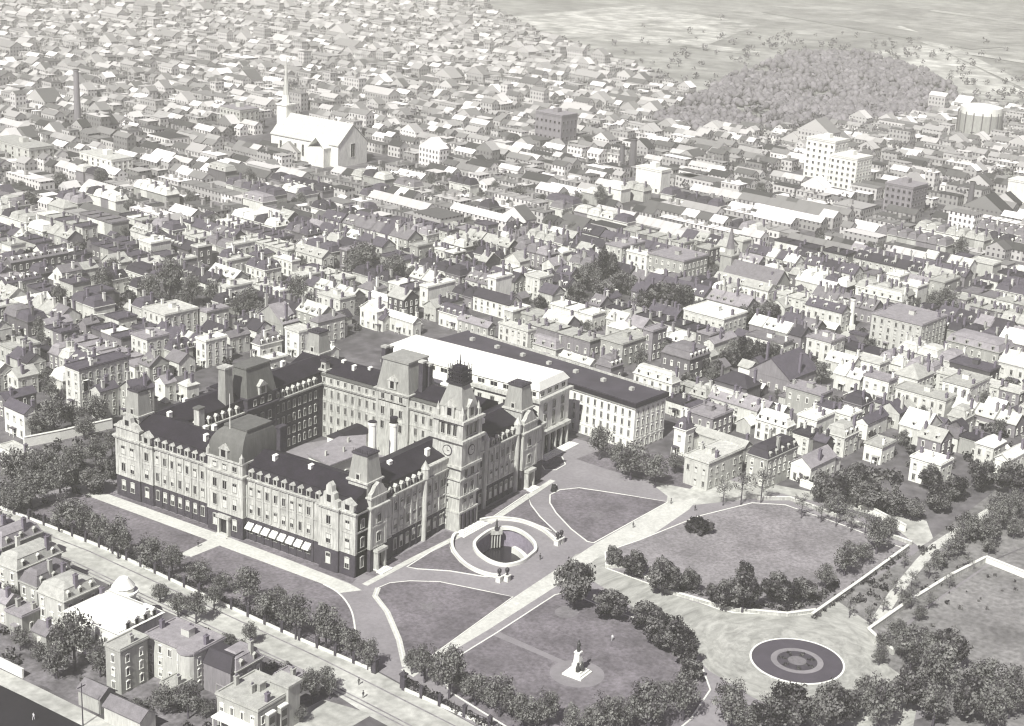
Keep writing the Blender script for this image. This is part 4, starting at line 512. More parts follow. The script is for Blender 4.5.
# ================================================================== ANNEXES
def annex():
    T = thing('office_annex', 'long white flat-roofed annex with a set-back top storey behind the palace', 'office building')
    x0, x1, y0, y1 = 105, 123.5, 10.6, 73
    b = MB(); b.box(x0, x1, y0, y1, -.2, 18.6, wallmat(.7)); b.box(x0-.2, x1+.2, y0-.2, y1+.2, 7.6, 8.2, STONE); w = b.build('wall', T)
    b = MB(); b.box(x0-1.0, x1+1.0, y0-1.0, y1+1.0, 18.6, 19.6, STONE); b.build('cornice', w)
    b = MB(); b.box(x0+.6, x1-.6, y0+.6, y1-.6, 19.6, 22.4, WHITE); u = b.build('top_storey', T)
    b = MB(); b.frus((x0+.1, x1-.1, y0+.1, y1-.1), 22.4, (x0+1.2, x1-2.6, y0+1.2, y1-1.2), 25, WHITE); b.build('roof', T)
    for i in range(12):
        y = y0+3+5*i; win(u, x0+.58, y, 20.2, A_X, 3.0, 1.6, WHITE)
        for z in (10, 14.2): win(w, x0-.02, y, z, A_X, 1.7, 2.6, STONE)
    for i in range(4): win(u, x0+2.6+4.2*i, y0+.58, 20.2, A_Y, 2.4, 1.6, WHITE)
    for i in range(3):
        for z, h in ((9.2, 4.6), (14.8, 2.4)): win(w, x0+4+5.2*i, y0-.02, z, A_Y, 2.0, h, STONE)
    b = MB()
    for i in range(5): b.cyl((x0+2.2+3.6*i, y0-.9), 0, 7.4, .6, .55, STONE, 10)
    b.box(x0+.6, x1-.6, y0-1.7, y0, 7.3, 8.4, STONE); b.box(x0+1, x1-1, y0-.08, y0, .2, 7, GLASS); b.build('portico', w)
    b = MB()
    for i in range(4): b.box(x0+1-.6*i, x1-1+.6*i, y0-2.2-.7*i, y0-1.6, 0, .8-.2*i, WHITE)
    b.build('steps', T)
    T = thing('link_building', 'small white stepped-roof block joining the palace to the white annex', 'office building')
    b = MB(); b.box(90.2, 104.6, 36, 52, 0, 17.6, STONE); w = b.build('wall', T); b = MB(); b.box(89.9, 104.8, 35.6, 52.4, 17.6, 18.3, WHITE); b.box(94, 103, 39, 50, 18.3, 20.6, WHITE); b.box(93.6, 103.4, 38.6, 50.4, 20.6, 21, WHITE); b.build('roof', T)
    for i in range(4): win(w, 92.5+3.2*i, 35.98, 13, A_Y, 1.5, 2.2, STONE)
    T = thing('office_wing', 'long pale stone wing with a dark flat roof and many narrow windows', 'office building', (130.5, -10.5, 0), R(-7.5))
    D, L, H = 17, 90, 14.6
    b = MB(); OW = wallmat(.84); b.box(0, D, 0, L, -.2, H, OW); b.box(-.15, D+.15, -.15, L, 3.4, 3.8, OW); w = b.build('wall', T)
    b = MB(); b.box(-.5, D+.5, -.5, L+.5, H, H+.5, STONE); b.build('cornice', w)
    b = MB(); b.box(-.7, D+.7, -.7, L+.7, H+.5, H+1.9, SLATE); b.box(-.2, D+.2, -.2, L+.2, H+1.9, H+2.15, mat('tar_roof', .06, VIO, var=.3, scale=.15)); r = b.build('roof', T)
    for i in range(9):
        for z in (.7, 4.6, 8.0, 11.4): win(w, -.02, 2+2.9*i, z, A_X, 1.1, 2.2, wallmat(.7))
    for i in range(6):
        for z in (.7, 4.6, 8.0, 11.4): win(w, 1.8+2.7*i, -.02, z, A_Y, 1.1, 2.2, wallmat(.7))
    b = MB(); b.box(D-1.0, D-.5, 2, L-2, H+2.15, H+2.8, STONE); b.build('parapet', r)
    for i in range(7):
        b = MB(); b.box(D*.5, D*.5+1.6, 8+12*i, 9.4+12*i, H+2.1, H+3.2, STONE); b.build('vent', r)
annex()
# ================================================================== LABELS
LM = [('the clock tower', 458, 440), ('the long white annex', 478, 360), ('the dark-roofed office wing', 620, 385), ('the slim steeple', 718, 255), ('the big white church', 315, 140), ('the tall mill chimney', 78, 100),
      ('the twin dark chimneys', 626, 155), ('the white grid-windowed offices', 822, 158), ('the dark grid-windowed warehouse', 900, 196), ('the round gasholder', 972, 115), ('the white cube warehouse', 653, 178), ('the slim far chimney', 969, 198),
      ('the tall convent', 95, 375), ('the paired white stacks', 847, 315), ('the long school', 666, 258), ('the white tower house', 502, 285), ('the long windowed block', 900, 325), ('the portico house', 712, 455), ('the big dark barn', 770, 375),
      ('the twin dark-roofed terraces', 40, 262), ('the leafy square', 175, 290), ('the dark city grove', 635, 285), ('the windowless white blocks', 910, 390), ('the far corner turret', 312, 350), ('the bronze statue', 577, 655), ('the roundabout', 797, 661),
      ('the sunken fountain', 505, 545), ('the white mansion', 115, 605), ('the lawn shrub', 700, 526), ('the street corner gate', 390, 670), ('the south porch', 217, 525), ('the garden wall', 60, 440), ('the hedged meadow', 960, 610), ('the rear mansards', 320, 260), ('the pale round-topped grove', 372, 260)]
ORD = ['', 'second', 'third', 'fourth', 'fifth', 'sixth', 'seventh', 'eighth', 'ninth', 'tenth', 'eleventh', 'twelfth', 'thirteenth', 'fourteenth', 'fifteenth', 'sixteenth', 'seventeenth', 'eighteenth', 'nineteenth', 'twentieth']
LABELQ = []          # (object, description, px, py)
def want_label(o, desc, px, py): LABELQ.append((o, desc, px, py))
def give_labels():
    G = {}
    for (o, desc, px, py) in LABELQ:
        n, lx, ly = min(LM, key=lambda l: (l[1]-px)**2+(l[2]-py)**2*1.6)
        dx, dy = px-lx, (py-ly)*1.3
        rel = ('right of' if dx > 0 else 'left of') if abs(dx) > abs(dy) else ('in front of' if dy > 0 else 'beyond')
        G.setdefault((desc, n, rel), []).append((dx*dx+dy*dy, o))
    for (desc, n, rel), l in G.items():
        l.sort(key=lambda t: t[0])
        for i, (_, o) in enumerate(l):
            if len(l) == 1: o['label'] = '%s %s %s' % (desc, rel, n)
            elif i == 0: o['label'] = '%s nearest %s %s' % (desc, '' if rel == 'beyond' else rel, n) if False else '%s first %s %s' % (desc, rel, n)
            else: o['label'] = '%s %s %s %s' % (desc, ORD[i] if i < 20 else 'farthest', rel, n)
def tone(g): return 'dark' if g < .2 else 'grey' if g < .5 else 'pale' if g < .72 else 'white'
TYPN = {'gable_v': 'gabled', 'gable_u': 'gabled', 'flat': 'flat-roofed', 'mansard': 'mansard', 'hip': 'hip-roofed'}
# ================================================================== HOUSES
HN = {'gable_v': 'gabled_house', 'gable_u': 'gabled_house', 'flat': 'flat_roofed_house', 'mansard': 'mansard_house', 'hip': 'hip_roofed_house'}
def house_shell(wb, rb, D, L, H, typ, wm, rm, rise=None):
    wb.box(0, D, 0, L, -.3, H, wm); o = .35
    if typ in ('gable_v', 'gable_u'):
        W = D if typ == 'gable_v' else L; r = rise or W*.36; a, b = (-o, L+o) if typ == 'gable_v' else (-o, D+o); ax = 'y' if typ == 'gable_v' else 'x'
        wb.prof([(0.02, H), (W-.02, H), (W/2, H+r)], ax, 0.01, (L if ax == 'y' else D)-.01, wm)
        k = r/(W/2); rb.prof([(-o, H-o*k), (W/2, H+r), (W+o, H-o*k), (W+o, H-o*k+.28), (W/2, H+r+.28), (-o, H-o*k+.28)], ax, a, b, rm)
        return H+r
    if typ == 'flat':
        rb.box(-o, D+o, -o, L+o, H, H+.4, rm)
        for (a, b_, c, d) in ((-.2, .15, -.2, L+.2), (D-.15, D+.2, -.2, L+.2), (.15, D-.15, -.2, .15), (.15, D-.15, L-.15, L+.2)): rb.box(a, b_, c, d, H+.4, H+.75, rm)
        return H+.4
    if typ == 'hip':
        m_ = min(D, L)/2; r = m_*.75; rb.box(-o, D+o, -o, L+o, H-.1, H+.15, rm)
        rb.frus((-o, D+o, -o, L+o), H+.15, (m_*.95, D-m_*.95, m_*.95, L-m_*.95), H+.15+r, rm); return H+r
    h = 2.6; rb.box(-.4, D+.4, -.4, L+.4, H-.1, H+.2, wm); rb.frus((-.15, D+.15, -.15, L+.15), H+.2, (.9, D-.9, .9, L-.9), H+h, rm)
    i = min(D, L)*.3; rb.frus((.75, D-.75, .75, L-.75), H+h, (i, D-i, i, L-i), H+h+.9, rm); return H+h+.9
BRICK = mat('brick_chimney', .16, VIO, var=.2, scale=2)
DORM = {}
def dormmesh(wm):
    if wm.name not in DORM:
        b = MB(); b.box(-.6, .6, -.35, 1.3, 0, 1.35, wm); b.prof([(-.75, 1.35), (.75, 1.35), (0, 1.9)], 'y', -.5, 1.5, wm); b.box(-.36, .36, -.4, -.34, .2, 1.2, GLASS); DORM[wm.name] = b.mesh('dormer')
    return DORM[wm.name]
NWIN = [0]
FOOT = []   # footprints (rotated coords) of placed houses
def house(x, y, L, D, H, typ, wall, roof, dorm, rot, tier=1, label=None, name=None, cat='house', group=None, chim=None):
    rr = random.Random(int(x*13+y*7)); L = max(L, 4.6); D = max(D, 4.6)
    name = name or HN[typ]
    T = thing(name, label, cat, (x, y, 0), R(rot), group)
    wm, rm = wallmat(wall), roofmat(roof)
    wb, rb = MB(), MB(); top = house_shell(wb, rb, D, L, H, typ, wm, rm)
    if tier == 1 and H > 5: wb.box(-.1, D+.1, -.1, L+.1, H-.75, H-.45, wm)
    W = wb.build('wall', T); Rf = rb.build('roof', T)
    nch = chim if chim is not None else (rr.choice((1, 1, 2, 2, 3)) if tier == 1 else rr.choice((0, 1)))
    for i in range(nch):
        cx = D*rr.uniform(.25, .8); cy = (.9 if i == 0 else L-.9 if i == 1 else L*.5); hh = rr.uniform(1.2, 2.2); cm = BRICK if rr.random() < .6 else wm
        b = MB(); b.box(cx-.5, cx+.5, cy-.4, cy+.4, H-.5, top+hh, cm); b.box(cx-.6, cx+.6, cy-.5, cy+.5, top+hh, top+hh+.25, cm); b.cyl((cx-.2, cy), top+hh+.2, top+hh+.7, .16, .13, BRICK, 6); b.cyl((cx+.2, cy), top+hh+.2, top+hh+.7, .16, .13, BRICK, 6); b.build('chimney', Rf)
    if typ == 'flat' and tier == 1 and L*D > 90 and cat != 'mansion':
        b = MB(); a_ = rr.uniform(.3, .5); b.box(D*a_, D*a_+2, L*.4, L*.4+2.4, H+.3, H+2.2, wm); b.box(D*a_-.15, D*a_+2.15, L*.4-.15, L*.4+2.55, H+2.2, H+2.4, rm); b.build('roof_hatch', Rf)
    dm = dormmesh(wm if wall > .3 else wallmat(.7))
    long_y = typ == 'gable_v' or (typ in ('mansard', 'hip', 'flat') and L >= D)
    if dorm and typ != 'flat':
        zz = H+.45 if typ == 'mansard' else H+.25; off = .35 if typ == 'mansard' else 1.0
        ln = L if long_y else D
        for i in range(dorm):
            t = ln*(i+.5)/dorm; link('dormer', dm, Rf, (off, t, zz) if long_y else (t, off, zz), A_X if long_y else A_Y)
    if tier == 1:
        fm = wallmat(.84) if wall < .6 else wallmat(.55)
        nf = max(1, int((H-.6)/2.9)); fh = (H-.9)/nf; wh = min(1.9, fh*.62)
        for ln, a in ((L, A_X), (D, A_Y)):
            n = max(1, int(ln/(2.9 if ln < 30 else 3.6)))
            if a == A_Y and rr.random() < .3 and typ == 'flat' and wall > .6: continue
            for f in range(nf):
                for i in range(n):
                    if rr.random() < .06: continue
                    t = ln*(i+.5)/n; z = .9+f*fh
                    NWIN[0] += 1
                    win(W, *((-.01, t) if a == A_X else (t, -.01)), z, a, 1.15, wh, fm, rr.choice((0, 0, 1, 2)))
        if rr.random() < .55:
            b = MB(); t = L*rr.uniform(.25, .7); b.box(-1.4, .0, t-1.2, t+1.2, 2.7, 2.95, rm); b.tube((-1.3, t-1.1, 0), (-1.3, t-1.1, 2.7), .09, .09, wm); b.tube((-1.3, t+1.1, 0), (-1.3, t+1.1, 2.7), .09, .09, wm); b.box(-.12, .02, t-.5, t+.5, .1, 2.2, GLASS); b.build('porch', W)
    if tier == 1 and not label and rr.random() < .6:
        b = MB(); j0 = L*rr.uniform(.05, .4); j1 = j0+L*rr.uniform(.3, .5); e = rr.uniform(2.5, 5); h2 = H*rr.uniform(.4, .65); b.box(D, D+e, j0, j1, -.2, h2, wm)
        b.prof([(D, h2), (D+e+.3, h2-.2), (D+e+.3, h2), (D, h2+1.2)], 'y', j0-.2, j1+.2, rm); b.build('rear_wing', T)
    px, py, s = proj(x, y, H)
    if not label:
        d = '%s %s house with %s roof' % (tone(wall), TYPN[typ], tone(roof)) if not (typ == 'flat' and dorm) else 'house'
        sz = L*D
        if sz > 260: d = 'large '+d
        elif sz < 60: d = 'small '+d
        want_label(T, d, px, py)
    T['group'] = group or 'houses of the old suburb'
    a = R(7.5); u0, v0 = x*math.cos(a)-y*math.sin(a), x*math.sin(a)+y*math.cos(a); FOOT.append((u0-.4, u0+D+.4, v0-.4, v0+L+.4))
    return T
for h in HOUSES: house(*h)
for h in VILLAS: house(*h, group='villas along the avenue')
# special big houses near the avenue
def sp(k, name, label, **kw):
    h = SPECIAL[k]; return house(*h, label=label, name=name, group=kw.pop('group', 'villas along the avenue'), **kw)
t = sp('white_villa', 'white_mansion', 'big white mansion with a brilliant white roof and round belvedere by the avenue', cat='mansion', chim=2)
h = SPECIAL['white_villa']
q = MB(); q.frus((-.6, h[3]+.6, -.6, h[2]+.6), h[4]+.35, (3, h[3]-3, 3, h[2]-3), h[4]+2.4, WHITE); q.build('upper_roof', t)
for i in range(4):
    q = MB(); q.box(2+2.8*i, 3.4+2.8*i, -.2, 2.5, h[4]+.4, h[4]+2.2, WHITE); q.prof([(1.7+2.8*i, h[4]+2.2), (3.7+2.8*i, h[4]+2.2), (2.7+2.8*i, h[4]+3.0)], 'y', -.4, 3, WHITE); q.box(2.3+2.8*i, 3.1+2.8*i, -.26, -.18, h[4]+.7, h[4]+2, GLASS); q.build('dormer', t)
q = MB(); bx, by = h[3]+1.6, h[2]-3.2; q.cyl((bx, by), 0, h[4]+.6, 3.0, 3.0, WHITE, 16); q.cyl((bx, by), h[4]+.6, h[4]+1, 3.6, 3.6, WHITE, 16); q.cyl((bx, by), h[4]+1, h[4]+2.2, 2.6, 2.6, WHITE, 16); q.cyl((bx, by), h[4]+2.2, h[4]+4.4, 2.9, 1.2, WHITE, 16); q.build('belvedere', t)
t = sp('mansard_villa', 'mansard_villa', 'wide grey flat-topped villa with rounded corner bay beside the white mansion', cat='villa', chim=3)
h = SPECIAL['mansard_villa']
q = MB(); q.cyl((.4, 2.2), 0, h[4]+.2, 2.3, 2.3, wallmat(.55), 14); q.cyl((.4, 2.2), h[4]+.2, h[4]+.6, 2.6, 2.6, roofmat(.32), 14); q.build('bay', t)
q = MB(); q.box(h[3]*.3, h[3], -8.4, -.02, 0, 7, wallmat(.25)); q.frus((h[3]*.3-.3, h[3]+.3, -8.8, 0), 7, (h[3]*.3+1.6, h[3]-1.6, -7.6, -.3), 10.2, roofmat(.05)); q.build('annex', t)
t = sp('brick_flat', 'flat_roofed_villa', 'narrow tall flat-roofed brick villa with a dark windowless side wall', cat='villa', chim=1)
t = sp('corner_villa', 'corner_villa', 'flat pale-roofed corner villa with white verandah and bay windows by the street corner', cat='villa', chim=3)
h = SPECIAL['corner_villa']
q = MB(); q.box(h[3]-3.6, h[3]+.3, -1.0, 4.4, 0, h[4]+2.2, wallmat(.4)); q.box(h[3]-4, h[3]+.7, -1.4, 4.8, h[4]+2.2, h[4]+2.8, roofmat(.45)); q.build('tower_bay', t)
q = MB(); q.box(-3.0, -.02, 1, h[2]-1, 4.0, 4.3, WHITE)
for i in range(5): q.box(-2.9, -2.7, 1.2+2.3*i, 1.4+2.3*i, 0, 4, WHITE)
q.box(-3.0, -2.9, 1, h[2]-1, .9, 1.1, WHITE); q.build('verandah', t)
for i, x_ in enumerate((2.2, 6.2)):
    q = MB(); q.box(x_, x_+2.2, -1.1, 0, .6, h[4]-1.6, wallmat(.4)); q.box(x_-.15, x_+2.35, -1.25, 0, h[4]-1.6, h[4]-1.3, WHITE); q.box(x_+.3, x_+1.9, -1.14, -1.05, 1.6, 3.2, GLASS); q.box(x_+.3, x_+1.9, -1.14, -1.05, 4, 5.6, GLASS); q.build('bay_window', t)
sp('shed1', 'shed', 'low dark gabled shed behind the tree by the pavement', tier=2, chim=0, cat='shed', group='back-lane sheds')
sp('shed2', 'shed', 'long low pale shed with grey gabled roof by the dark road', tier=2, chim=0, cat='shed', group='back-lane sheds')
t = sp('convent', 'convent', 'tall pale convent with a long dark roof and an arched window', cat='convent', group='convent buildings', chim=1)
q = MB(); q.box(1.2, 3.4, -.18, .05, 6.2, 10.4, WHITE); q.cyl((2.3, -.08), 10.4, 10.5, 1.1, 1.1, WHITE, 12); q.box(1.5, 3.1, -.24, -.1, 6.5, 11, GLASS); q.build('arched_window', t)
sp('convwing', 'convent_wing', 'small gabled convent wing with dark steep roof and pale gable', cat='convent', group='convent buildings')
# more villas and sheds behind the avenue, left of the white mansion
for i, (x, y, L, D, H, ty, w_, r_) in enumerate([(-55, 84, 14, 11, 9, 'flat', .5, .5), (-70, 62, 10, 8, 8, 'gable_v', .4, .25), (-74, 82, 12, 9, 8, 'flat', .7, .6), (-58, -28, 5, 4, 4, 'flat', .4, .3)]):
    house(x, y, L, D, H, ty, w_, r_, 2, 0, 1, group='villas along the avenue')
# ---- filler rows of the suburb
PHI = R(-7.5); UX = (math.cos(PHI), math.sin(PHI)); VX = (-math.sin(PHI), math.cos(PHI))
def w2(u, v): return u*UX[0]+v*VX[0], u*UX[1]+v*VX[1]
def uv(x, y): return x*UX[0]+y*UX[1], x*VX[0]+y*VX[1]
def interp(t, pts):
    if t <= pts[0][0]: return pts[0][1]
    for (a, b), (c, d) in zip(pts, pts[1:]):
        if t <= c: return b+(d-b)*(t-a)/(c-a)
    return pts[-1][1]
LOWB = [(-200, 400), (60, 400), (120, 388), (225, 368), (310, 348), (345, 335), (400, 318), (470, 312), (560, 345), (660, 385), (690, 430), (760, 462), (800, 462), (830, 458), (900, 462), (1024, 476), (1200, 486)]
TOPB = [(-200, -60), (430, -30), (520, 30), (640, 72), (700, 100), (745, 130), (900, 124), (935, 106), (1024, 112), (1200, 118)]
TREEUV = [(*uv(t[1], t[2]), t[3]) for t in TREES]
BIGF = []   # reserved spots of landmarks (world x,y,r)
for k, r in (('church', 0), ('gas', 16), ('chim1', 8), ('steeple', 14), ('twin', 9), ('cube', 13), ('office', 26), ('office2', 18), ('chim2', 8), ('rightbox', 14), ('stacks', 5)):
    for q_ in POLY[k]: BIGF.append((*uv(*q_), r or 22))
def free(u0, u1, v0, v1):
    for a in FOOT:
        if u0 < a[1] and u1 > a[0] and v0 < a[3] and v1 > a[2]: return False
    for (tu, tv, r) in TREEUV:
        if u0-r*.7 < tu < u1+r*.7 and v0-r*.7 < tv < v1+r*.7: return False
    for (tu, tv, r) in BIGF:
        if u0-r < tu < u1+r and v0-r < tv < v1+r: return False
    return True
def inpoly(x, y, P):
    c = False; j = len(P)-1
    for i in range(len(P)):
        if (P[i][1] > y) != (P[j][1] > y) and x < (P[j][0]-P[i][0])*(y-P[i][1])/(P[j][1]-P[i][1])+P[i][0]: c = not c
        j = i
    return c
LOTS = []
rf = random.Random(11)
def row(along, fixed, t0, t1, depth, jit, ns=(1, 1, 2, 3, 4, 5, 6, 7)):
    t = t0
    while t < t1:
        n = rf.choice(ns); d = depth*rf.uniform(.85, 1.15); fx = fixed+rf.uniform(0, jit); tw = rf.uniform(.62, 1.05)*depth
        same = None if n == 1 else (rf.choice(('gable_v', 'gable_v', 'flat', 'flat', 'mansard')), rf.choice((5, 6, 6.5, 7)), rf.random(), rf.random(), rf.uniform(-.6, .6))
        if rf.random() < .16: t += rf.uniform(2, 9); continue
        for i in range(n):
            w = tw*rf.uniform(.92, 1.08) if n > 1 else rf.uniform(.8, 2.4)*depth
            if t+w > t1+4: break
            LOTS.append((fx, t, d, w, same)); t += w+.05
        t += rf.choice((.3, 1.5, 4))
for k in range(40):
    u0 = -10+29*k
    for (a, b) in [(-700+104*j, -700+104*j+94) for j in range(26)]:
        for off in (4.5, 17.5):
            row('v', u0+off, a, b, 8.4, 1.8)
near = []; far = []
def sift(lots, want):
    for (u, v, D, L, same) in lots:
        x, y = w2(u, v); cx, cy = w2(u+D/2, v+L/2)
        if (Vector((cx, cy, 0))-Vector(CAM)).dot(CF) < 50: continue
        px, py, s = proj(cx, cy)
        if px < -70 or px > 1094 or py < -8 or (s > 1.72) != want: continue
        if py > interp(px, LOWB): continue
        if (py < interp(px, TOPB) and True) or inpoly(cx, cy, POLY['wood']): continue
        if uv(cx, cy)[0] < 172 and cy < 92: continue
        if not free(u, u+D, v, v+L): continue
        (near if want else far).append((s, x, y, L, D, same))
sift(LOTS, True)
LOTS = []
for k in range(95):
    for (a, b) in [(-700+84*j, -700+84*j+77) for j in range(32)]:
        for off in (4, 14):
            row('v', -10+24.5*k+off, a, b, 7.4, 3.0, (1, 1, 1, 1, 2, 2, 3, 4))
sift(LOTS, False)
near.sort(key=lambda t: -t[0])
def pick(r, l):
    t = r.random()*sum(w for _, w in l)
    for v, w in l:
        t -= w
        if t <= 0: return v
    return l[-1][0]
counts = {'gabled_house': 0, 'flat_roofed_house': 0, 'mansard_house': 0, 'hip_roofed_house': 0}
for (s, x, y, L, D, same) in near:
    typ = pick(rf, [('gable_v', 3), ('gable_u', 1.6), ('flat', 3.2), ('mansard', 2), ('hip', .7)])
    wl = pick(rf, [(.84, 2.6), (.7, 2.2), (.55, 2.2), (.4, 2.4), (.25, 2), (.15, 1.6)]); rfz = pick(rf, [(.05, 4.4), (.1, 3.4), (.2, 2.6), (.32, 1.8), (.45, 1.4), (.62, 1.2), (.85, 1.5)])
    hh = rf.choice((4.5, 5.5, 6, 6.5, 7.5)); tl = rf.uniform(-1, 1)
    if same:
        typ, hh, q1_, q2_, tl = same; rfz = (.05, .05, .1, .1, .2, .32, .45, .62, .85)[int(q2_*9)] if rf.random() < .8 else rfz; wl = (.84, .7, .7, .55, .4, .25, .15)[int(q1_*7)] if rf.random() < .6 else wl
    if counts[HN[typ]] > 225: far.append((s, x, y, L, D, same)); continue
    counts[HN[typ]] += 1
    house(x, y, L, D, hh, typ, wl, rfz, (int(max(L, D)/4) if rf.random() < .5 and typ != 'flat' else 0), -7.5+(0 if same else tl), 1 if s > 2.02 else 2)
k = 0
for i in range(16000):       # the odd houses squeezed between the rows
    if k >= 150: break
    u, v = rf.uniform(-20, 420), rf.uniform(-270, 500); x, y = w2(u, v); px, py, s = proj(x, y)
    if s < 1.85 or px < -30 or px > 1060 or py > interp(px, LOWB)-2 or py < 60 or (uv(x, y)[0] < 172 and y < 92): continue
    D, L = rf.uniform(5.6, 8), rf.uniform(5.6, 10)
    if not free(u-.2, u+D+.2, v-.2, v+L+.2): continue
    typ = pick(rf, [('gable_v', 3), ('gable_u', 2.5), ('mansard', 2), ('flat', 1)])
    if counts[HN[typ]] > 228: continue
    counts[HN[typ]] += 1; k += 1
    house(x, y, L, D, rf.choice((4, 5, 5.5, 6)), typ, pick(rf, [(.84, 2), (.55, 2), (.25, 2), (.15, 2)]), pick(rf, [(.05, 4), (.1, 3), (.2, 2), (.45, 1)]), rf.choice((0, 0, 2)) if typ != 'flat' else 0, -7.5+rf.uniform(-2, 2), 1 if s > 2.02 else 2)
k = 0
for i in range(12000):       # yard trees of the suburb
    if k >= 150: break
    u, v = rf.uniform(-20, 460), rf.uniform(-260, 520); x, y = w2(u, v); px, py, s = proj(x, y)
    if s < 1.75 or px < -20 or px > 1040 or py > interp(px, LOWB)-3 or py < 60 or (uv(x, y)[0] < 172 and y < 92): continue
    r_ = rf.uniform(1.9, 3.6)
    if not free(u-r_*.55, u+r_*.55, v-r_*.55, v+r_*.55): continue
    TREES.append((rf.choice(('dense', 'airy', 'airy')), x, y, r_*.8)); TREEUV.append((u, v, r_)); k += 1
k = 0
for i in range(9000):
    if k >= 170: break
    u, v = rf.uniform(-20, 420), rf.uniform(-260, 480); x, y = w2(u, v); px, py, s = proj(x, y)
    if s < 1.95 or px < -20 or px > 1040 or py > interp(px, LOWB)-3 or py < 60 or (uv(x, y)[0] < 172 and y < 92): continue
    D, L = rf.uniform(3, 5.5), rf.uniform(3, 7)
    if not free(u-.3, u+D+.3, v-.3, v+L+.3): continue
    wl = pick(rf, [(.84, 1), (.55, 2), (.4, 2), (.15, 3)]); rc_ = pick(rf, [(.05, 2), (.1, 3), (.2, 2), (.45, 1.5), (.85, 1)]); typ = rf.choice(('flat', 'gable_v', 'gable_u')); H = rf.uniform(2.3, 4)
    T = thing('shed', None, 'shed', (x, y, 0), PHI+rf.uniform(-.05, .05), 'backyard sheds'); wb, rb = MB(), MB()
    house_shell(wb, rb, D, L, H, typ, wallmat(wl), roofmat(rc_)); wb.build('wall', T); rb.build('roof', T)
    want_label(T, 'small low %s shed with %s %s roof' % (tone(wl), tone(rc_), 'flat' if typ == 'flat' else 'gabled'), px, py); FOOT.append((u-.2, u+D+.2, v-.2, v+L+.2)); k += 1
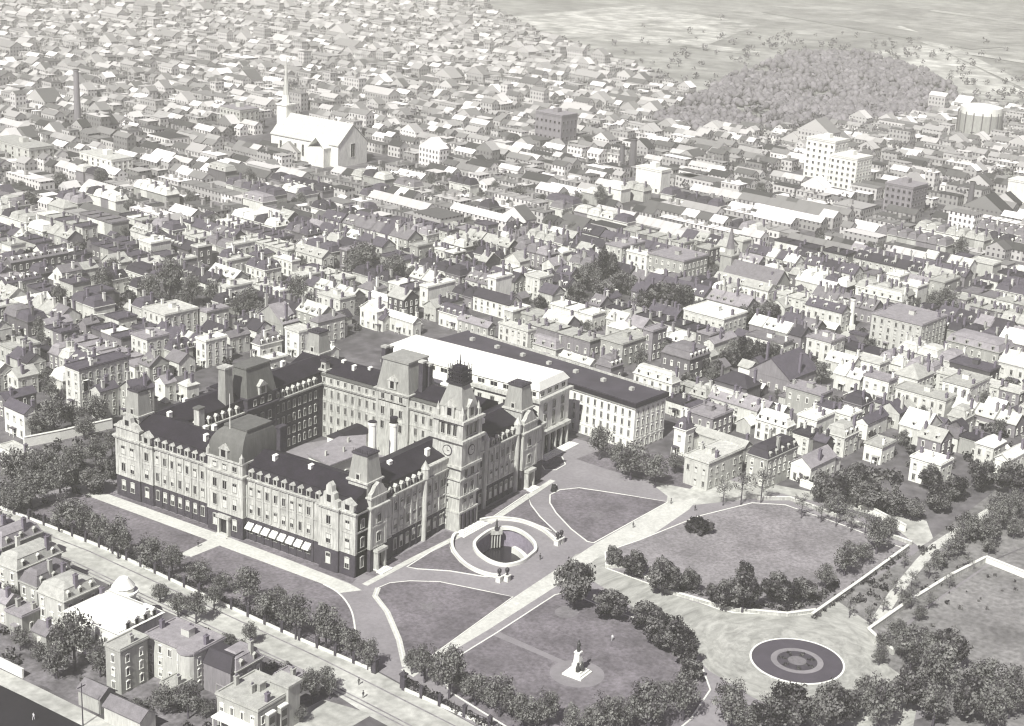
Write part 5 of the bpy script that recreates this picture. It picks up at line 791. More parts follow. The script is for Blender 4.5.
# ---- the far town: past the largest houses, one mass
def fartown():
    V = []; F = []; C = []; MI = []; UVS = []
    r = random.Random(5)
    def quad(ps, c, mi, uvs):
        b = len(V); V.extend(ps); F.append(tuple(range(b, b+len(ps)))); C.extend([c]*len(ps)); MI.append(mi); UVS.extend(uvs)
    for (s, x, y, L, D, same) in far:
        sc = 1.0
        H = r.choice((4, 5, 6, 7, 8)) if r.random() < .95 else r.uniform(9, 14)
        if r.random() < .08 and not same: L *= 1.6; D *= 1.8
        near_ = s > 1.5; wl = pick(r, [(.75, 2), (.55, 2.6), (.4, 2.6), (.22, 1.6)] if near_ else ([(.62, 2), (.5, 3), (.4, 3)] if s > 1.15 else [(.58, 2), (.5, 3), (.44, 3)])); rc_ = pick(r, [(.04, 3.4), (.1, 3), (.2, 2.4), (.36, 1.8), (.6, 1.8), (.85, 1.6)] if near_ else ([(.12, 2.5), (.22, 3), (.34, 2.6), (.46, 2), (.62, 1.6), (.85, 1.2)] if s > 1.15 else [(.26, 2.5), (.34, 3), (.42, 2.6), (.52, 2), (.7, 1)]))  # farther houses get paler, flatter tones: haze fade put into the colour
        gab = r.random() < .5; along = r.random() < .65
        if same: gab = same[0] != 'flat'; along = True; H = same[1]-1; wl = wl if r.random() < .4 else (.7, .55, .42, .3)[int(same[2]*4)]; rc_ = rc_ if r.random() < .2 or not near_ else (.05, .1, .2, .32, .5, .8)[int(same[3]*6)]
        a = PHI+(0 if same else r.uniform(-.03, .03)); ca, sa = math.cos(a), math.sin(a)
        P = lambda i, j, z: (x+i*ca-j*sa, y+i*sa+j*ca, z)
        k = [(0, 0), (D, 0), (D, L), (0, L)]
        for i in range(4):
            p, q = k[i], k[(i+1) % 4]; w = math.hypot(p[0]-q[0], p[1]-q[1])
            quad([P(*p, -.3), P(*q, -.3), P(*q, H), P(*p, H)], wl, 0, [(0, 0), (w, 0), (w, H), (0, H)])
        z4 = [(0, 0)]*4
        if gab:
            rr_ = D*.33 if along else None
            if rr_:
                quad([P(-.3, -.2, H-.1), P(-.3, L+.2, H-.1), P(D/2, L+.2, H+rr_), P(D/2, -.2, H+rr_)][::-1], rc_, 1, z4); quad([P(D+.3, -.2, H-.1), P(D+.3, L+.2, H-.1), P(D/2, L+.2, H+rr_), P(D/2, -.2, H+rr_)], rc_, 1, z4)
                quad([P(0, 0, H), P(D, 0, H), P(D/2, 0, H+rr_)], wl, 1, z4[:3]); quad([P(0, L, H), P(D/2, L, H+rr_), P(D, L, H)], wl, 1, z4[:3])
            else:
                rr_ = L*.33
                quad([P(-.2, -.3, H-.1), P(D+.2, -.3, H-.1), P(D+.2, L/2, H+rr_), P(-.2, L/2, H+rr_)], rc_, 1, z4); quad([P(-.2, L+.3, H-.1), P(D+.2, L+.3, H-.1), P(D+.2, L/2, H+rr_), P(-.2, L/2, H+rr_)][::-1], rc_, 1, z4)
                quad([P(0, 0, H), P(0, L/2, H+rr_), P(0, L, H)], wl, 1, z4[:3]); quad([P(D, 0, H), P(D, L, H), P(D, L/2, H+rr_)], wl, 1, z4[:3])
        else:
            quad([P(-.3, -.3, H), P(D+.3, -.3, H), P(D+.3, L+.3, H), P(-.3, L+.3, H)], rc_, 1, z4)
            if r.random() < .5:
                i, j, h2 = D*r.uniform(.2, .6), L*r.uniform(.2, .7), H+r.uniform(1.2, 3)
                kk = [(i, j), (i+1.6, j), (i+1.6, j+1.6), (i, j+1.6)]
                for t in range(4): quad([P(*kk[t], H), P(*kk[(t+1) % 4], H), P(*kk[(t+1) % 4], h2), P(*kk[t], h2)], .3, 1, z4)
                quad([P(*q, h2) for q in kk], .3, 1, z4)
    me = bpy.data.meshes.new('far_town'); me.from_pydata(V, [], F)
    at = me.color_attributes.new('tone', 'FLOAT_COLOR', 'POINT')
    at.data.foreach_set('color', [q for c in C for q in (c, c*.985, c*.95, 1)])  # yellow haze tint mixed into the far houses' colour
    ul = me.uv_layers.new(name='metres')
    ul.data.foreach_set('uv', [q for t in UVS for q in t])
    def colmat(name, windows):
        M = bpy.data.materials.new(name); M.use_nodes = True; N = M.node_tree.nodes; K = M.node_tree.links; b = N['Principled BSDF']; b.inputs['Roughness'].default_value = .85
        a = N.new('ShaderNodeAttribute'); a.attribute_name = 'tone'; src = a.outputs['Color']
        if windows:
            t = N.new('ShaderNodeUVMap'); t.uv_map = 'metres'; sx = N.new('ShaderNodeSeparateXYZ'); K.new(t.outputs[0], sx.inputs[0])
            def band(o, per, lo, hi):
                d = N.new('ShaderNodeMath'); d.operation = 'DIVIDE'; d.inputs[1].default_value = per; K.new(o, d.inputs[0])
                f = N.new('ShaderNodeMath'); f.operation = 'FRACT'; K.new(d.outputs[0], f.inputs[0])
                g = N.new('ShaderNodeMath'); g.operation = 'GREATER_THAN'; g.inputs[1].default_value = lo; K.new(f.outputs[0], g.inputs[0])
                h_ = N.new('ShaderNodeMath'); h_.operation = 'LESS_THAN'; h_.inputs[1].default_value = hi; K.new(f.outputs[0], h_.inputs[0])
                mm = N.new('ShaderNodeMath'); mm.operation = 'MULTIPLY'; K.new(g.outputs[0], mm.inputs[0]); K.new(h_.outputs[0], mm.inputs[1]); return mm.outputs[0]
            mm = N.new('ShaderNodeMath'); mm.operation = 'MULTIPLY'; K.new(band(sx.outputs[0], 2.7, .32, .72), mm.inputs[0]); K.new(band(sx.outputs[1], 3.1, .3, .8), mm.inputs[1])
            mx = N.new('ShaderNodeMix'); mx.data_type = 'RGBA'; K.new(mm.outputs[0], mx.inputs[0]); K.new(src, mx.inputs[6]); mx.inputs[7].default_value = (.06, .055, .065, 1); src = mx.outputs[2]
        K.new(src, b.inputs['Base Color']); return M
    me.materials.append(colmat('far_wall', True)); me.materials.append(colmat('far_roof', False)); me.polygons.foreach_set('material_index', MI); me.update()
    link('far_town', me, kind='stuff', label='the hazy mass of far houses beyond the suburb')
    return colmat
colmat = fartown()
print('HOUSES', counts, 'near', len(near), 'far', len(far), 'win', NWIN[0])
# ================================================================== LANDMARKS OF THE TOWN
def landmark(name, label, cat, x, y, rot=-7.5, group=None): return thing(name, label, cat, (x, y, 0), R(rot), group)
def block(name, label, cat, x, y, D, L, H, wall, roof, nx, ny, nf, rot=-7.5, wh=1.7, ww=1.7, group=None):
    T = landmark(name, label, cat, x, y, rot, group); b = MB(); b.box(0, D, 0, L, -.3, H, wallmat(wall)); b.box(-.3, D+.3, -.3, L+.3, H-.9, H-.4, wallmat(wall)); w = b.build('wall', T)
    b = MB(); b.box(-.25, D+.25, -.25, L+.25, H, H+.4, roofmat(roof)); b.box(D*.4, D*.4+4, L*.4, L*.4+4, H+.4, H+3, wallmat(wall)); r = b.build('roof', T)
    fh = (H-1.4)/nf
    for f in range(nf):
        for i in range(ny): win(w, -.01, L*(i+.5)/ny, 1+fh*f, A_X, ww, min(wh, fh*.65), wallmat(wall))
        for i in range(nx): win(w, D*(i+.5)/nx, -.01, 1+fh*f, A_Y, ww, min(wh, fh*.65), wallmat(wall))
    return T
c = POLY['office'][0]
block('office_building', 'white office block with a grid of dark windows, taller of the joined pair', 'office building', c[0]+8, c[1]-4, 16, 20, 24, .84, .85, 4, 5, 6, group='downtown blocks')
block('office_building', 'white office block with a window grid joined to its taller neighbour', 'office building', c[0]-10, c[1]-26, 18, 18, 19, .84, .85, 5, 5, 5, group='downtown blocks')
c = POLY['office2'][0]
block('warehouse', 'dark brick warehouse with a regular grid of pale windows', 'warehouse', c[0]-6, c[1]-8, 17, 17, 16, .25, .32, 5, 5, 4, group='downtown blocks')
c = POLY['cube'][0]
block('warehouse', 'white cube-shaped warehouse with blank walls amid low roofs', 'warehouse', c[0]-8, c[1]-9, 9, 18, 13.5, .84, .85, 0, 3, 1, group='downtown blocks')
c = POLY['rightbox'][0]
block('warehouse', 'bright white block standing at the right edge of the town', 'warehouse', c[0], c[1]-14, 14, 20, 13, .84, .85, 0, 0, 1, group='downtown blocks')
for q_, (lab, D, L, H, wl, rf_) in zip(POLY['dark'], [('hazy dark factory block beyond the white town', 16, 22, 22, .25, .32), ('pale factory block beside the big church spire', 16, 20, 14, .55, .32), ('white flat factory near the tall mill chimney', 14, 30, 11, .8, .62), ('grey long mill at the left edge near its chimney', 16, 40, 12, .55, .45)]):
    block('factory', lab, 'factory', q_[0], q_[1], D, L, H, wl, rf_, 4, 6, 4, group='far factories')
def stack(x, y, h, r, m, label, group='factory chimneys'):
    T = landmark('factory_chimney', label, 'chimney', x, y, 0, group); b = MB(); b.lathe((0, 0), [(r*1.25, -.3), (r*1.1, 1.5), (r*.75, h-1), (r*.95, h-.9), (r*.95, h), (r*.5, h)], m, 14); b.build('shaft', T)
    b = MB(); b.cyl((0, 0), -.2, 2.2, r*1.7, r*1.7, m, 4); b.build('base', T)
c = POLY['chim1'][0]; stack(*c, 37, 2.2, wallmat(.25), 'very tall slim mill chimney standing far left above white roofs')
for c, l, h_ in zip(POLY['twin'], ('slimmer of the two dark factory chimneys near the white cube', 'thicker darker one of the two factory chimneys near the white cube'), (16, 18.5)): stack(*c, h_, 1.8 if h_ < 17 else 2.4, wallmat(.15), l)
c = POLY['chim2'][0]; stack(*c, 17, 1.8, wallmat(.15), 'tall dark slim chimney at the right of the dark warehouse')
for i, c in enumerate(POLY['stacks']): stack(*c, 13.5, 1.3, wallmat(.84), ('left one of the paired white stacks above dark roofs', 'right one of the paired white stacks above dark roofs')[i])
c = POLY['gas'][0]
T = landmark('gasholder', 'big round gasholder with dark ribbed side and white domed top', 'gasholder', c[0]+14, c[1], 0)
b = MB(); b.cyl((0, 0), -.3, 15, 15.5, 15.5, wallmat(.4), 36); w = b.build('tank', T); b = MB(); b.cyl((0, 0), 15, 20, 15, 15, WHITE, 36); b.cyl((0, 0), 20, 21.5, 15, 8, WHITE, 36); b.build('bell', T)
for i in range(16):
    b = MB(); a = 2*PI*i/16; b.tube((16*math.cos(a), 16*math.sin(a), 0), (16*math.cos(a), 16*math.sin(a), 17), .35, .35, wallmat(.15), 5); b.build('column', T)
def church():
    a, b_, c = POLY['church'][1], POLY['church'][2], POLY['church'][0]
    L = 54; T = landmark('church', 'big white stone church with huge pale roof and a tall slender spire', 'church', POLY['church'][2][0], POLY['church'][2][1], -2)
    m_ = wallmat(.84); b = MB(); b.box(0, 26, 0, L, -.3, 13, m_); b.prof([(0, 13), (26, 13), (13, 24)], 'y', .02, L, m_); b.box(-6, 32, 6, 18, -.3, 11, m_); w = b.build('wall', T)
    b = MB(); b.prof([(-.6, 12.7), (13, 24.2), (26.6, 12.7), (26.6, 13.2), (13, 24.8), (-.6, 13.2)], 'y', -.4, L+.4, roofmat(.62)); b.prof([(5.6, 10.8), (12, 17), (18.4, 10.8), (18.4, 11.3), (12, 17.6), (5.6, 11.3)], 'x', -6.4, 32.4, WHITE); b.build('roof', T)
    b = MB(); b.box(9, 17, L-4, L+4, -.3, 29, m_); b.box(8.5, 17.5, L-4.5, L+4.5, 29, 30, m_); b.cyl((13, L), 30, 35, 2.5, 2.3, m_, 8); t = b.build('tower', T)
    b = MB(); b.cyl((13, L), 35, 58, 1.9, .1, wallmat(.55), 8); b.build('spire', t)
    for i in range(5): win(w, -.01, 22+6*i, 3, A_X, 2, 7, m_)
    win(w, 13, .0, 5, A_Y, 4, 8, m_)
church()
def steeple():
    x, y = POLY['steeple'][0]; T = landmark('small_church', 'small stone church with a slim dark steeple among low roofs', 'church', x-4, y-30, -7.5)
    m_ = wallmat(.4); b = MB(); b.box(0, 11, 0, 28, -.3, 7, m_); b.prof([(0, 7), (11, 7), (5.5, 12)], 'y', .02, 28, m_); w = b.build('wall', T)
    b = MB(); b.prof([(-.4, 6.8), (5.5, 12.2), (11.4, 6.8), (11.4, 7.2), (5.5, 12.7), (-.4, 7.2)], 'y', -.4, 28, roofmat(.2)); b.build('roof', T)
    b = MB(); b.box(2.5, 8.5, 26, 32, -.3, 14, m_); t = b.build('tower', T); b = MB(); b.box(2.1, 8.9, 25.6, 32.4, 14, 14.6, m_); b.cyl((5.5, 29), 14.6, 17, 2.4, 2.2, wallmat(.4), 8); b.cyl((5.5, 29), 17, 27.5, 2.0, .25, roofmat(.2), 8); b.cyl((5.5, 29), 27.5, 29.2, .6, .3, IRON, 8); b.build('steeple', t)
    for i in range(5): win(w, -.01, 3+5*i, 2, A_X, 1.2, 3.6, m_)
steeple()
# ================================================================== TREES
def crownmesh(name, seed, kind):
    r = random.Random(seed); V = []; F = []; MI = []
    mats = {'dense': [LEAFS[0], LEAFS[1], LEAFS[2]], 'airy': [LEAFS[1], LEAFS[2], LEAFS[3]], 'bush': [LEAFS[0], LEAFS[0], LEAFS[1]], 'bare': [LEAFS[2], LEAFS[3], LEAFS[3]]}[kind]
    ncl, nq, sz = {'dense': (38, 190, .06), 'airy': (46, 66, .052), 'bush': (20, 90, .1), 'bare': (22, 26, .055)}[kind]
    cl = []
    for i in range(ncl):
        for _ in range(40):
            d = Vector((r.gauss(0, 1), r.gauss(0, 1), r.gauss(0, 1))).normalized()*(r.random()**.45)*.78
            d.z *= .95 if kind != 'bush' else .5
            if d.z > -.62: break
        cl.append((d, r.uniform(.2, .4), r.choice((0, 0, 1, 1, 2, 2)) if kind == 'dense' else r.choice((0, 1, 1, 2))))
    for d, cr_, tn in cl:
        for j in range(nq):
            n = Vector((r.gauss(0, 1), r.gauss(0, 1), r.gauss(0, 1))).normalized(); c = d+n*cr_*(r.random()**.4)
            a = (n+Vector((r.gauss(0, .5), r.gauss(0, .5), r.gauss(0, .5)))).normalized(); t = a.orthogonal().normalized(); t.rotate(Matrix.Rotation(r.uniform(0, 6.3), 3, a)); b = a.cross(t); s = sz*r.choice((.45, .6, .8, 1, 1.5))
            k = len(V); V += [tuple(c+t*s), tuple(c+b*s*.7), tuple(c-t*s), tuple(c-b*s*.7)]; F.append((k, k+1, k+2, k+3)); MI.append(min(2, max(0, tn+r.choice((0, 0, 0, 1, -1)))))
    me = bpy.data.meshes.new(name); me.from_pydata(V, [], F)
    for m_ in mats: me.materials.append(m_)
    me.polygons.foreach_set('material_index', MI); me.update(); return me, cl
def trunkmesh(seed, cl, kind, base):
    r = random.Random(seed); b = MB(); t = .055 if kind != 'bare' else .04
    b.tube((0, 0, -base-.05), (0, 0, -.35), t*1.3, t*.9, TRUNK, 7); b.tube((0, 0, -.35), (.02, .03, .45), t*.9, t*.25, TRUNK, 6)
    for d, c, _ in cl[:(18 if kind in ('airy', 'bare') else 9)]:
        s = Vector((0, 0, min(.2, d.z-.25)))
        if s.z < -base: s.z = -base*.5
        mid = (s+d)*.5+Vector((0, 0, -.05)); b.tube(s, mid, t*.5, t*.35, TRUNK, 5); b.tube(mid, d, t*.35, t*.1, TRUNK, 5)
        if kind in ('airy', 'bare'):
            for _ in range(4):
                e = d+Vector((r.gauss(0, .14), r.gauss(0, .14), r.uniform(0, .26))); b.tube(d*.8, e, .012, .006, TRUNK, 3)
    return b.mesh('trunk')
TV = {}
for kind, n in (('dense', 6), ('airy', 7), ('bush', 2), ('bare', 3)):
    TV[kind] = []
    base = {'dense': 1.15, 'airy': 1.35, 'bush': .55, 'bare': 1.6}[kind]
    for i in range(n):
        me, cl = crownmesh('crown', 100+i*7+len(kind), kind); TV[kind].append((me, trunkmesh(i, cl, kind, base), base))
NAMES = {'dense': ('leafy_tree', 'dense dark leafy tree', 'tree'), 'airy': ('airy_tree', 'airy grey tree in thin spring leaf', 'tree'), 'bush': ('round_shrub', 'low round dark shrub alone on the lawn', 'shrub'), 'bare': ('street_tree', 'thin nearly bare young tree', 'tree')}
rt = random.Random(3)
for (kind, x, y, r_) in TREES:
    crown, trunk, base = rt.choice(TV[kind]); nm, lab, cat = NAMES[kind]
    s = r_*rt.uniform(1.05, 1.28); sz = s*rt.uniform(.8, 1.3)
    T = thing(nm, None, cat, (x, y, 0), rt.uniform(0, 6.28), 'trees of the park and town')
    o = link('trunk', trunk, T, (0, 0, base*sz)); o.scale = (s, s, sz); o = link('crown', crown, T, (0, 0, base*sz)); o.scale = (s, s, sz)
    px, py, _ = proj(x, y, base*sz)
    lab2 = ('small ' if s < 3.2 else 'broad ' if s > 4.6 else '')+lab if kind != 'bush' else lab
    if kind == 'bush': T['label'] = lab
    else: want_label(T, lab2, px, py)
# trees too far to tell apart, the wood, and hedge scrub: masses
def mass(name, pts, seed, nq, label):
    r = random.Random(seed); V = []; F = []; MI = []
    for (x, y, z, rad) in pts:
        tn = r.choice((0, 0, 1, 1, 2))
        for j in range(nq):
            n = Vector((r.gauss(0, 1), r.gauss(0, 1), r.gauss(0, .8))).normalized(); c = Vector((x, y, z))+n*rad*(r.random()**.4); a = (n+Vector((r.gauss(0, .4), r.gauss(0, .4), r.gauss(0, .4)))).normalized(); t = a.orthogonal().normalized(); t.rotate(Matrix.Rotation(r.uniform(0, 6.3), 3, a)); b = a.cross(t); s = rad*.3*r.uniform(.6, 1.3)
            k = len(V); V += [tuple(c+t*s), tuple(c+b*s*.7), tuple(c-t*s), tuple(c-b*s*.7)]; F.append((k, k+1, k+2, k+3)); MI.append(min(2, max(0, tn+r.choice((0, 0, 1, -1)))))
    me = bpy.data.meshes.new(name); me.from_pydata(V, [], F)
    for m_ in ([mat('hazy_leaf_%d' % i, g_, NEU, var=.3, scale=.3) for i, g_ in enumerate((.09, .13, .18))] if name in ('wood_edge_scrub', 'far_trees') else LEAFS[:3]): me.materials.append(m_)  # far leaves painted paler, as haze would fade them
    me.polygons.foreach_set('material_index', MI); me.update(); link(name, me, kind='stuff', label=label)
r2 = random.Random(21); pts = []
while len(pts) < 2600:
    u = r2.uniform(330, 2000); v = r2.uniform(-450, 1500); x, y = w2(u, v); px, py, s = proj(x, y)
    if -40 < px < 1064 and interp(px, TOPB)-4 < py < 250 and s < 1.9 and free(u-1, u+1, v-1, v+1) and r2.random() < (1.0 if noise.noise(Vector((x*.008, y*.008, 3))) > .02 else .25): rd = r2.uniform(2.2, 4.2); pts.append((x, y, rd*1.1, rd))
mass('far_trees', pts, 1, 26, 'scattered trees among the far houses')
def inpoly(x, y, P):
    c = False; j = len(P)-1
    for i in range(len(P)):
        if (P[i][1] > y) != (P[j][1] > y) and x < (P[j][0]-P[i][0])*(y-P[i][1])/(P[j][1]-P[i][1])+P[i][0]: c = not c
        j = i
    return c
WP_ = POLY['wood']; xs = [p_[0] for p_ in WP_]; ys = [p_[1] for p_ in WP_]; pts = []
while len(pts) < 4200:
    x, y = r2.uniform(min(xs), max(xs)), r2.uniform(min(ys), max(ys))
    if inpoly(x, y, WP_) and noise.noise(Vector((x*.012, y*.012, 1)))+.5*noise.noise(Vector((x*.04, y*.04, 1))) > .9*r2.random()-.6: rd = r2.uniform(1.6, 3.8); pts.append((x, y, rd, rd))
def blobs(name, pts, seed, label):
    r = random.Random(seed); bm = bmesh.new(); bmesh.ops.create_icosphere(bm, subdivisions=1, radius=1); base = [v.co.copy() for v in bm.verts]; tri = [tuple(v.index for v in f.verts) for f in bm.faces]; bm.free()
    V = []; F = []; MI = []
    for (x, y, z, rad) in pts:
        k = len(V); hz_ = r.uniform(.8, 1.3)
        for c in base: q = c*rad*r.uniform(.7, 1.2); V.append((x+q.x, y+q.y, z+q.z*hz_))
        F += [tuple(k+i for i in t) for t in tri]; m_ = r.choice((0, 1, 1, 2)); MI += [m_]*len(tri)
    me = bpy.data.meshes.new(name); me.from_pydata(V, [], F)
    for i, g_ in enumerate((.16, .19, .23)): me.materials.append(mat('hazy_wood_%d' % i, g_, NEU, var=.3, scale=.1))  # wood greys raised and levelled, haze put into the leaf colour
    me.polygons.foreach_set('material_index', MI); me.polygons.foreach_set('use_smooth', [True]*len(F)); me.update(); link(name, me, kind='stuff', label=label)
fringe = []
for i in range(700):
    w_ = r2.choice(WP_); x, y = w_[0]+r2.gauss(0, 90), w_[1]+r2.gauss(0, 90)
    if free(*(lambda q: (q[0]-2, q[0]+2, q[1]-2, q[1]+2))(uv(x, y))): rd = r2.uniform(2, 4.5); fringe.append((x, y, rd, rd))
blobs('far_wood', pts, 2, 'the dark wood on the far bank')
pts = []
def scrub(poly, n, lo, hi, thr=-1.0):
    xs = [p_[0] for p_ in poly]; ys = [p_[1] for p_ in poly]; k = 0; g = 0
    while k < n and g < n*60:
        g += 1
        x, y = r2.uniform(min(xs), max(xs)), r2.uniform(min(ys), max(ys))
        if inpoly(x, y, poly) and noise.noise(Vector((x*.07, y*.07, 5))) > thr: rd = r2.uniform(lo, hi); pts.append((x, y, rd*.55, rd)); k += 1
scrub(POLY['rough'], 150, .5, 1.6, .0); scrub(POLY['gardenR'], 170, 1.0, 2.4, -.1); scrub(POLY['leftgarden'], 60, .8, 2.2); scrub(POLY['fieldpoly'], 40, .3, .9, .1)
def along(pl, step, rad, jit=.6):
    for a, b in zip(pl, pl[1:]):
        n = max(1, int(math.dist(a, b)/step))
        for i in range(n):
            t = i/n; pts.append((a[0]+(b[0]-a[0])*t+r2.uniform(-jit, jit), a[1]+(b[1]-a[1])*t+r2.uniform(-jit, jit), rad*.6, rad*r2.uniform(.7, 1.2)))
for a_ in range(70):
    q_ = a_*.9; rr_ = r2.uniform(2.6, 4.6); pts.append((rc[0]+rr_*math.cos(q_), rc[1]+rr_*math.sin(q_), .2, r2.uniform(.25, .45)))
along(POLY['wallR'], 1.2, .9); along([(50, -66), (49, -84), (55, -98), (62, -103), (80, -104)], 1.6, 1.3)
along([(-27, 100), (-28, 66), (-31, 26), (-34, -8)], 1.5, 1.1); along([(-36, -44), (-40, -66), (-44, -90)], 1.3, 1.2)
for i in range(5000):
    if len(pts) > 1000: break
    u, v = r2.uniform(-20, 400), r2.uniform(-260, 480); x, y = w2(u, v); px, py, s = proj(x, y)
    if s < 1.95 or px < -20 or px > 1040 or py > interp(px, LOWB) or py < 60 or (uv(x, y)[0] < 172 and y < 92) or not free(u-1, u+1, v-1, v+1): continue
    rd = r2.uniform(.8, 2.3); pts.append((x, y, rd*.6, rd))
scrub([(-47, 100), (-49, 30), (-53, -18), (-56, -32), (-88, -26), (-87, 20), (-87, 100)], 0, 1, 2)
for i in range(400):
    x, y = r2.uniform(-87, -46), r2.uniform(-28, 95); u, v = uv(x, y)
    if i < 130 and free(u-1, u+1, v-1, v+1): rd = r2.uniform(.7, 2.0); pts.append((x, y, rd*.6, rd))
mass('wood_edge_scrub', fringe, 9, 22, 'loose trees thinning out around the far wood')
mass('undergrowth', pts, 3, 40, 'scrub and hedge undergrowth')
# ================================================================== FENCES AND WALLS
def fence(label, pl, step, name='park_fence'):
    T = thing(name, label, 'fence', (*pl[0], 0), 0, 'fences of the park'); ox, oy = pl[0]
    b = MB(); ribbon(b, [(x-ox, y-oy) for x, y in pl], .55, -.1, .75, KERB); b.build('plinth', T)
    b = MB(); P = [(x-ox, y-oy) for x, y in pl]; pm = None
    for a, c in zip(P, P[1:]):
        for z in (.95, 2.0): b.tube((*a, z), (*c, z), .06, .06, IRON, 4)
        n = int(math.dist(a, c)/.55)
        for i in range(n): t = i/n; b.tube((a[0]+(c[0]-a[0])*t, a[1]+(c[1]-a[1])*t, .7), (a[0]+(c[0]-a[0])*t, a[1]+(c[1]-a[1])*t, 2.2), .035, .03, IRON, 3)
    b.build('railing', T); k = 0
    pb = MB(); pb.box(-.4, .4, -.4, .4, -.1, 2.7, RUST); pb.box(-.5, .5, -.5, .5, 2.7, 2.95, RUST); pb.cyl((0, 0), 2.95, 3.5, .3, .05, RUST, 8); pm = pb.mesh('post')
    for a, c in zip(P, P[1:]):
        n = max(1, round(math.dist(a, c)/step))
        for i in range(n): t = i/n; link('post', pm, T, (a[0]+(c[0]-a[0])*t, a[1]+(c[1]-a[1])*t, 0))
    link('post', pm, T, (*P[-1], 0))
fence('long iron park fence with dark stone posts beside the pale avenue', POLY['fence'], 6.0)
fence('short iron fence with dark posts below the statue lawn hedge', POLY['fence2'], 6.0)
def wall(label, pl, w, h, m, name='low_wall'):
    T = thing(name, label, 'wall', (*pl[0], 0), 0, 'garden and park walls'); b = MB(); P = [(x-pl[0][0], y-pl[0][1]) for x, y in pl]; ribbon(b, P, w, -.2, h, m); o = b.build('wall', T)
    b = MB(); ribbon(b, P, w+.25, h, h+.16, KERB); b.build('coping', o)
wall('pale stone retaining wall with a white coping along the big lawn hedge', [POLY['H'][-1]]+[(52, -54), (45, -69), (46.2, -88), (53, -101), (61, -107)], .7, .9, STONE)
wall('straight low wall with dark hedge beside the lawn near the roundabout', POLY['wallR'], .6, 1.3, STONE)
wall('long low wall between the scrubby road and the grey meadow', POLY['wallfield'], .7, 1.6, STONE)
wall('bright white wall crossing the grey meadow', POLY['wallwhite'], .8, 1.8, WHITE)
wall('curved low wall at the meadow gate beside the roundabout', smooth(POLY['wallcurve']), .7, 1.5, STONE)
wall('low park wall below the thin bare trees at the top of the lawn', POLY['wallN'], .6, 1.0, STONE)
wall('long white wall in front of the overgrown gardens', POLY['wallN2'], .6, 2.2, WHITE)
wall('high pale wall along the street in front of the convent garden', POLY['gwall'], .8, 3.2, WHITE)
wall('big pale yard wall below the leafy square', [POLY['yard'][3], POLY['yard'][2], POLY['yard'][1]], .7, 4.5, wallmat(.7))
wall('pale lane wall beside the dark road', [(-88.4, 60), (-89.2, 26)], .5, 2.2, WHITE)
# ================================================================== FOUNTAIN, MONUMENT, GATES
def fountain():
    cx = sum(p_[0] for p_ in rimc)/len(rimc); cy = sum(p_[1] for p_ in rimc)/len(rimc)
    T = thing('sunken_fountain', 'oval sunken fountain basin with pale rim wall and dark water below the tower', 'fountain', (cx, cy, 0)); P = [(x-cx, y-cy) for x, y in rimc]; n = len(P)
    b = MB(); ribbon(b, P, .9, -.1, .9, KERB, True); b.build('rim', T)
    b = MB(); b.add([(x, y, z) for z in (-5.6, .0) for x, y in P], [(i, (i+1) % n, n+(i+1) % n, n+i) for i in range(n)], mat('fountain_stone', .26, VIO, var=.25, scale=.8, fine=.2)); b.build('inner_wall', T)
    b = MB(); b.add([(x, y, -5.4) for x, y in P], [tuple(t) for t in tessellate_polygon([[Vector((x, y, 0)) for x, y in P]])], mat('dark_pool', .02, VIO, rough=.25, var=.3)); b.build('pool', T)
    b = MB(); ribbon(b, [(x*.72+.4, y*.72) for x, y in P[n//3:n-4]], 1.3, -5.5, -3.6, KERB); b.build('bench', T)
    q0, q1 = POLY['portal']; d = (Vector((*q1, 0))-Vector((*q0, 0))).normalized()
    ex = Vector((P[2][0]+1.3, P[2][1]-.9, 0)); o = MB()
    for i in range(4): o.cyl((-2.4+1.6*i, 0), -5.4, -.8, .4, .36, STONE, 10)
    o.box(-3.4, 3.4, -.7, .9, -.8, .6, STONE); o.box(-3, 3, .5, .9, -5.4, -.8, RUST); po = o.build('portal', T); po.scale = (.5, .6, .9); po.location = (P[3*3][0]+.8, P[3*3][1]-1.4, 0); po.rotation_euler = (0, 0, R(-40))
    o = MB(); o.box(-.9, .9, -.9, .9, .6, 1.5, RUST); o.lathe((0, 0), [(.75, 1.5), (.85, 2.2), (.5, 2.9), (.6, 3.4), (.3, 3.9), (.34, 4.2), (.05, 4.6)], BRONZE, 10); o.tube((-.3, 0, 3.3), (.9, -.3, 3.9), .2, .1, BRONZE); s = o.build('statue', po)
fountain()
for nm, pl, lab in (('ramp_wall', POLY['ramp1'], 'white curved parapet arching around the far side of the sunken fountain'), ('ramp_wall', POLY['ramp2'], 'white curved parapet sweeping around the near side of the sunken fountain')):
    T = thing(nm, lab, 'parapet', (*pl[0], 0), 0, 'ramp parapets'); P = smooth([(x-pl[0][0], y-pl[0][1]) for x, y in pl]); b = MB(); ribbon(b, P, .6, -.1, .9, KERB); b.build('wall', T); b = MB(); ribbon(b, P, .85, .9, 1.05, KERB); b.build('coping', T)
for i, (x, y) in enumerate(POLY['piers']):
    T = thing('lamp_pier', ['pale stone pier with dark lantern at the near ramp end', 'second dark-topped pier close beside the near ramp pier', 'stone pier with dark lantern ending the far ramp parapet', 'outer dark-topped pier beside the far ramp end'][i], 'pier', (x, y, 0), 0, 'lamp piers')
    b = MB(); b.box(-.7, .7, -.7, .7, 0, 1.6, KERB); b.box(-.85, .85, -.85, .85, 1.6, 1.85, KERB); b.build('base', T); b = MB(); b.lathe((0, 0), [(.45, 1.85), (.2, 2.3), (.55, 2.9), (.6, 3.6), (.1, 4.1)], IRON, 8); b.build('lantern', T)
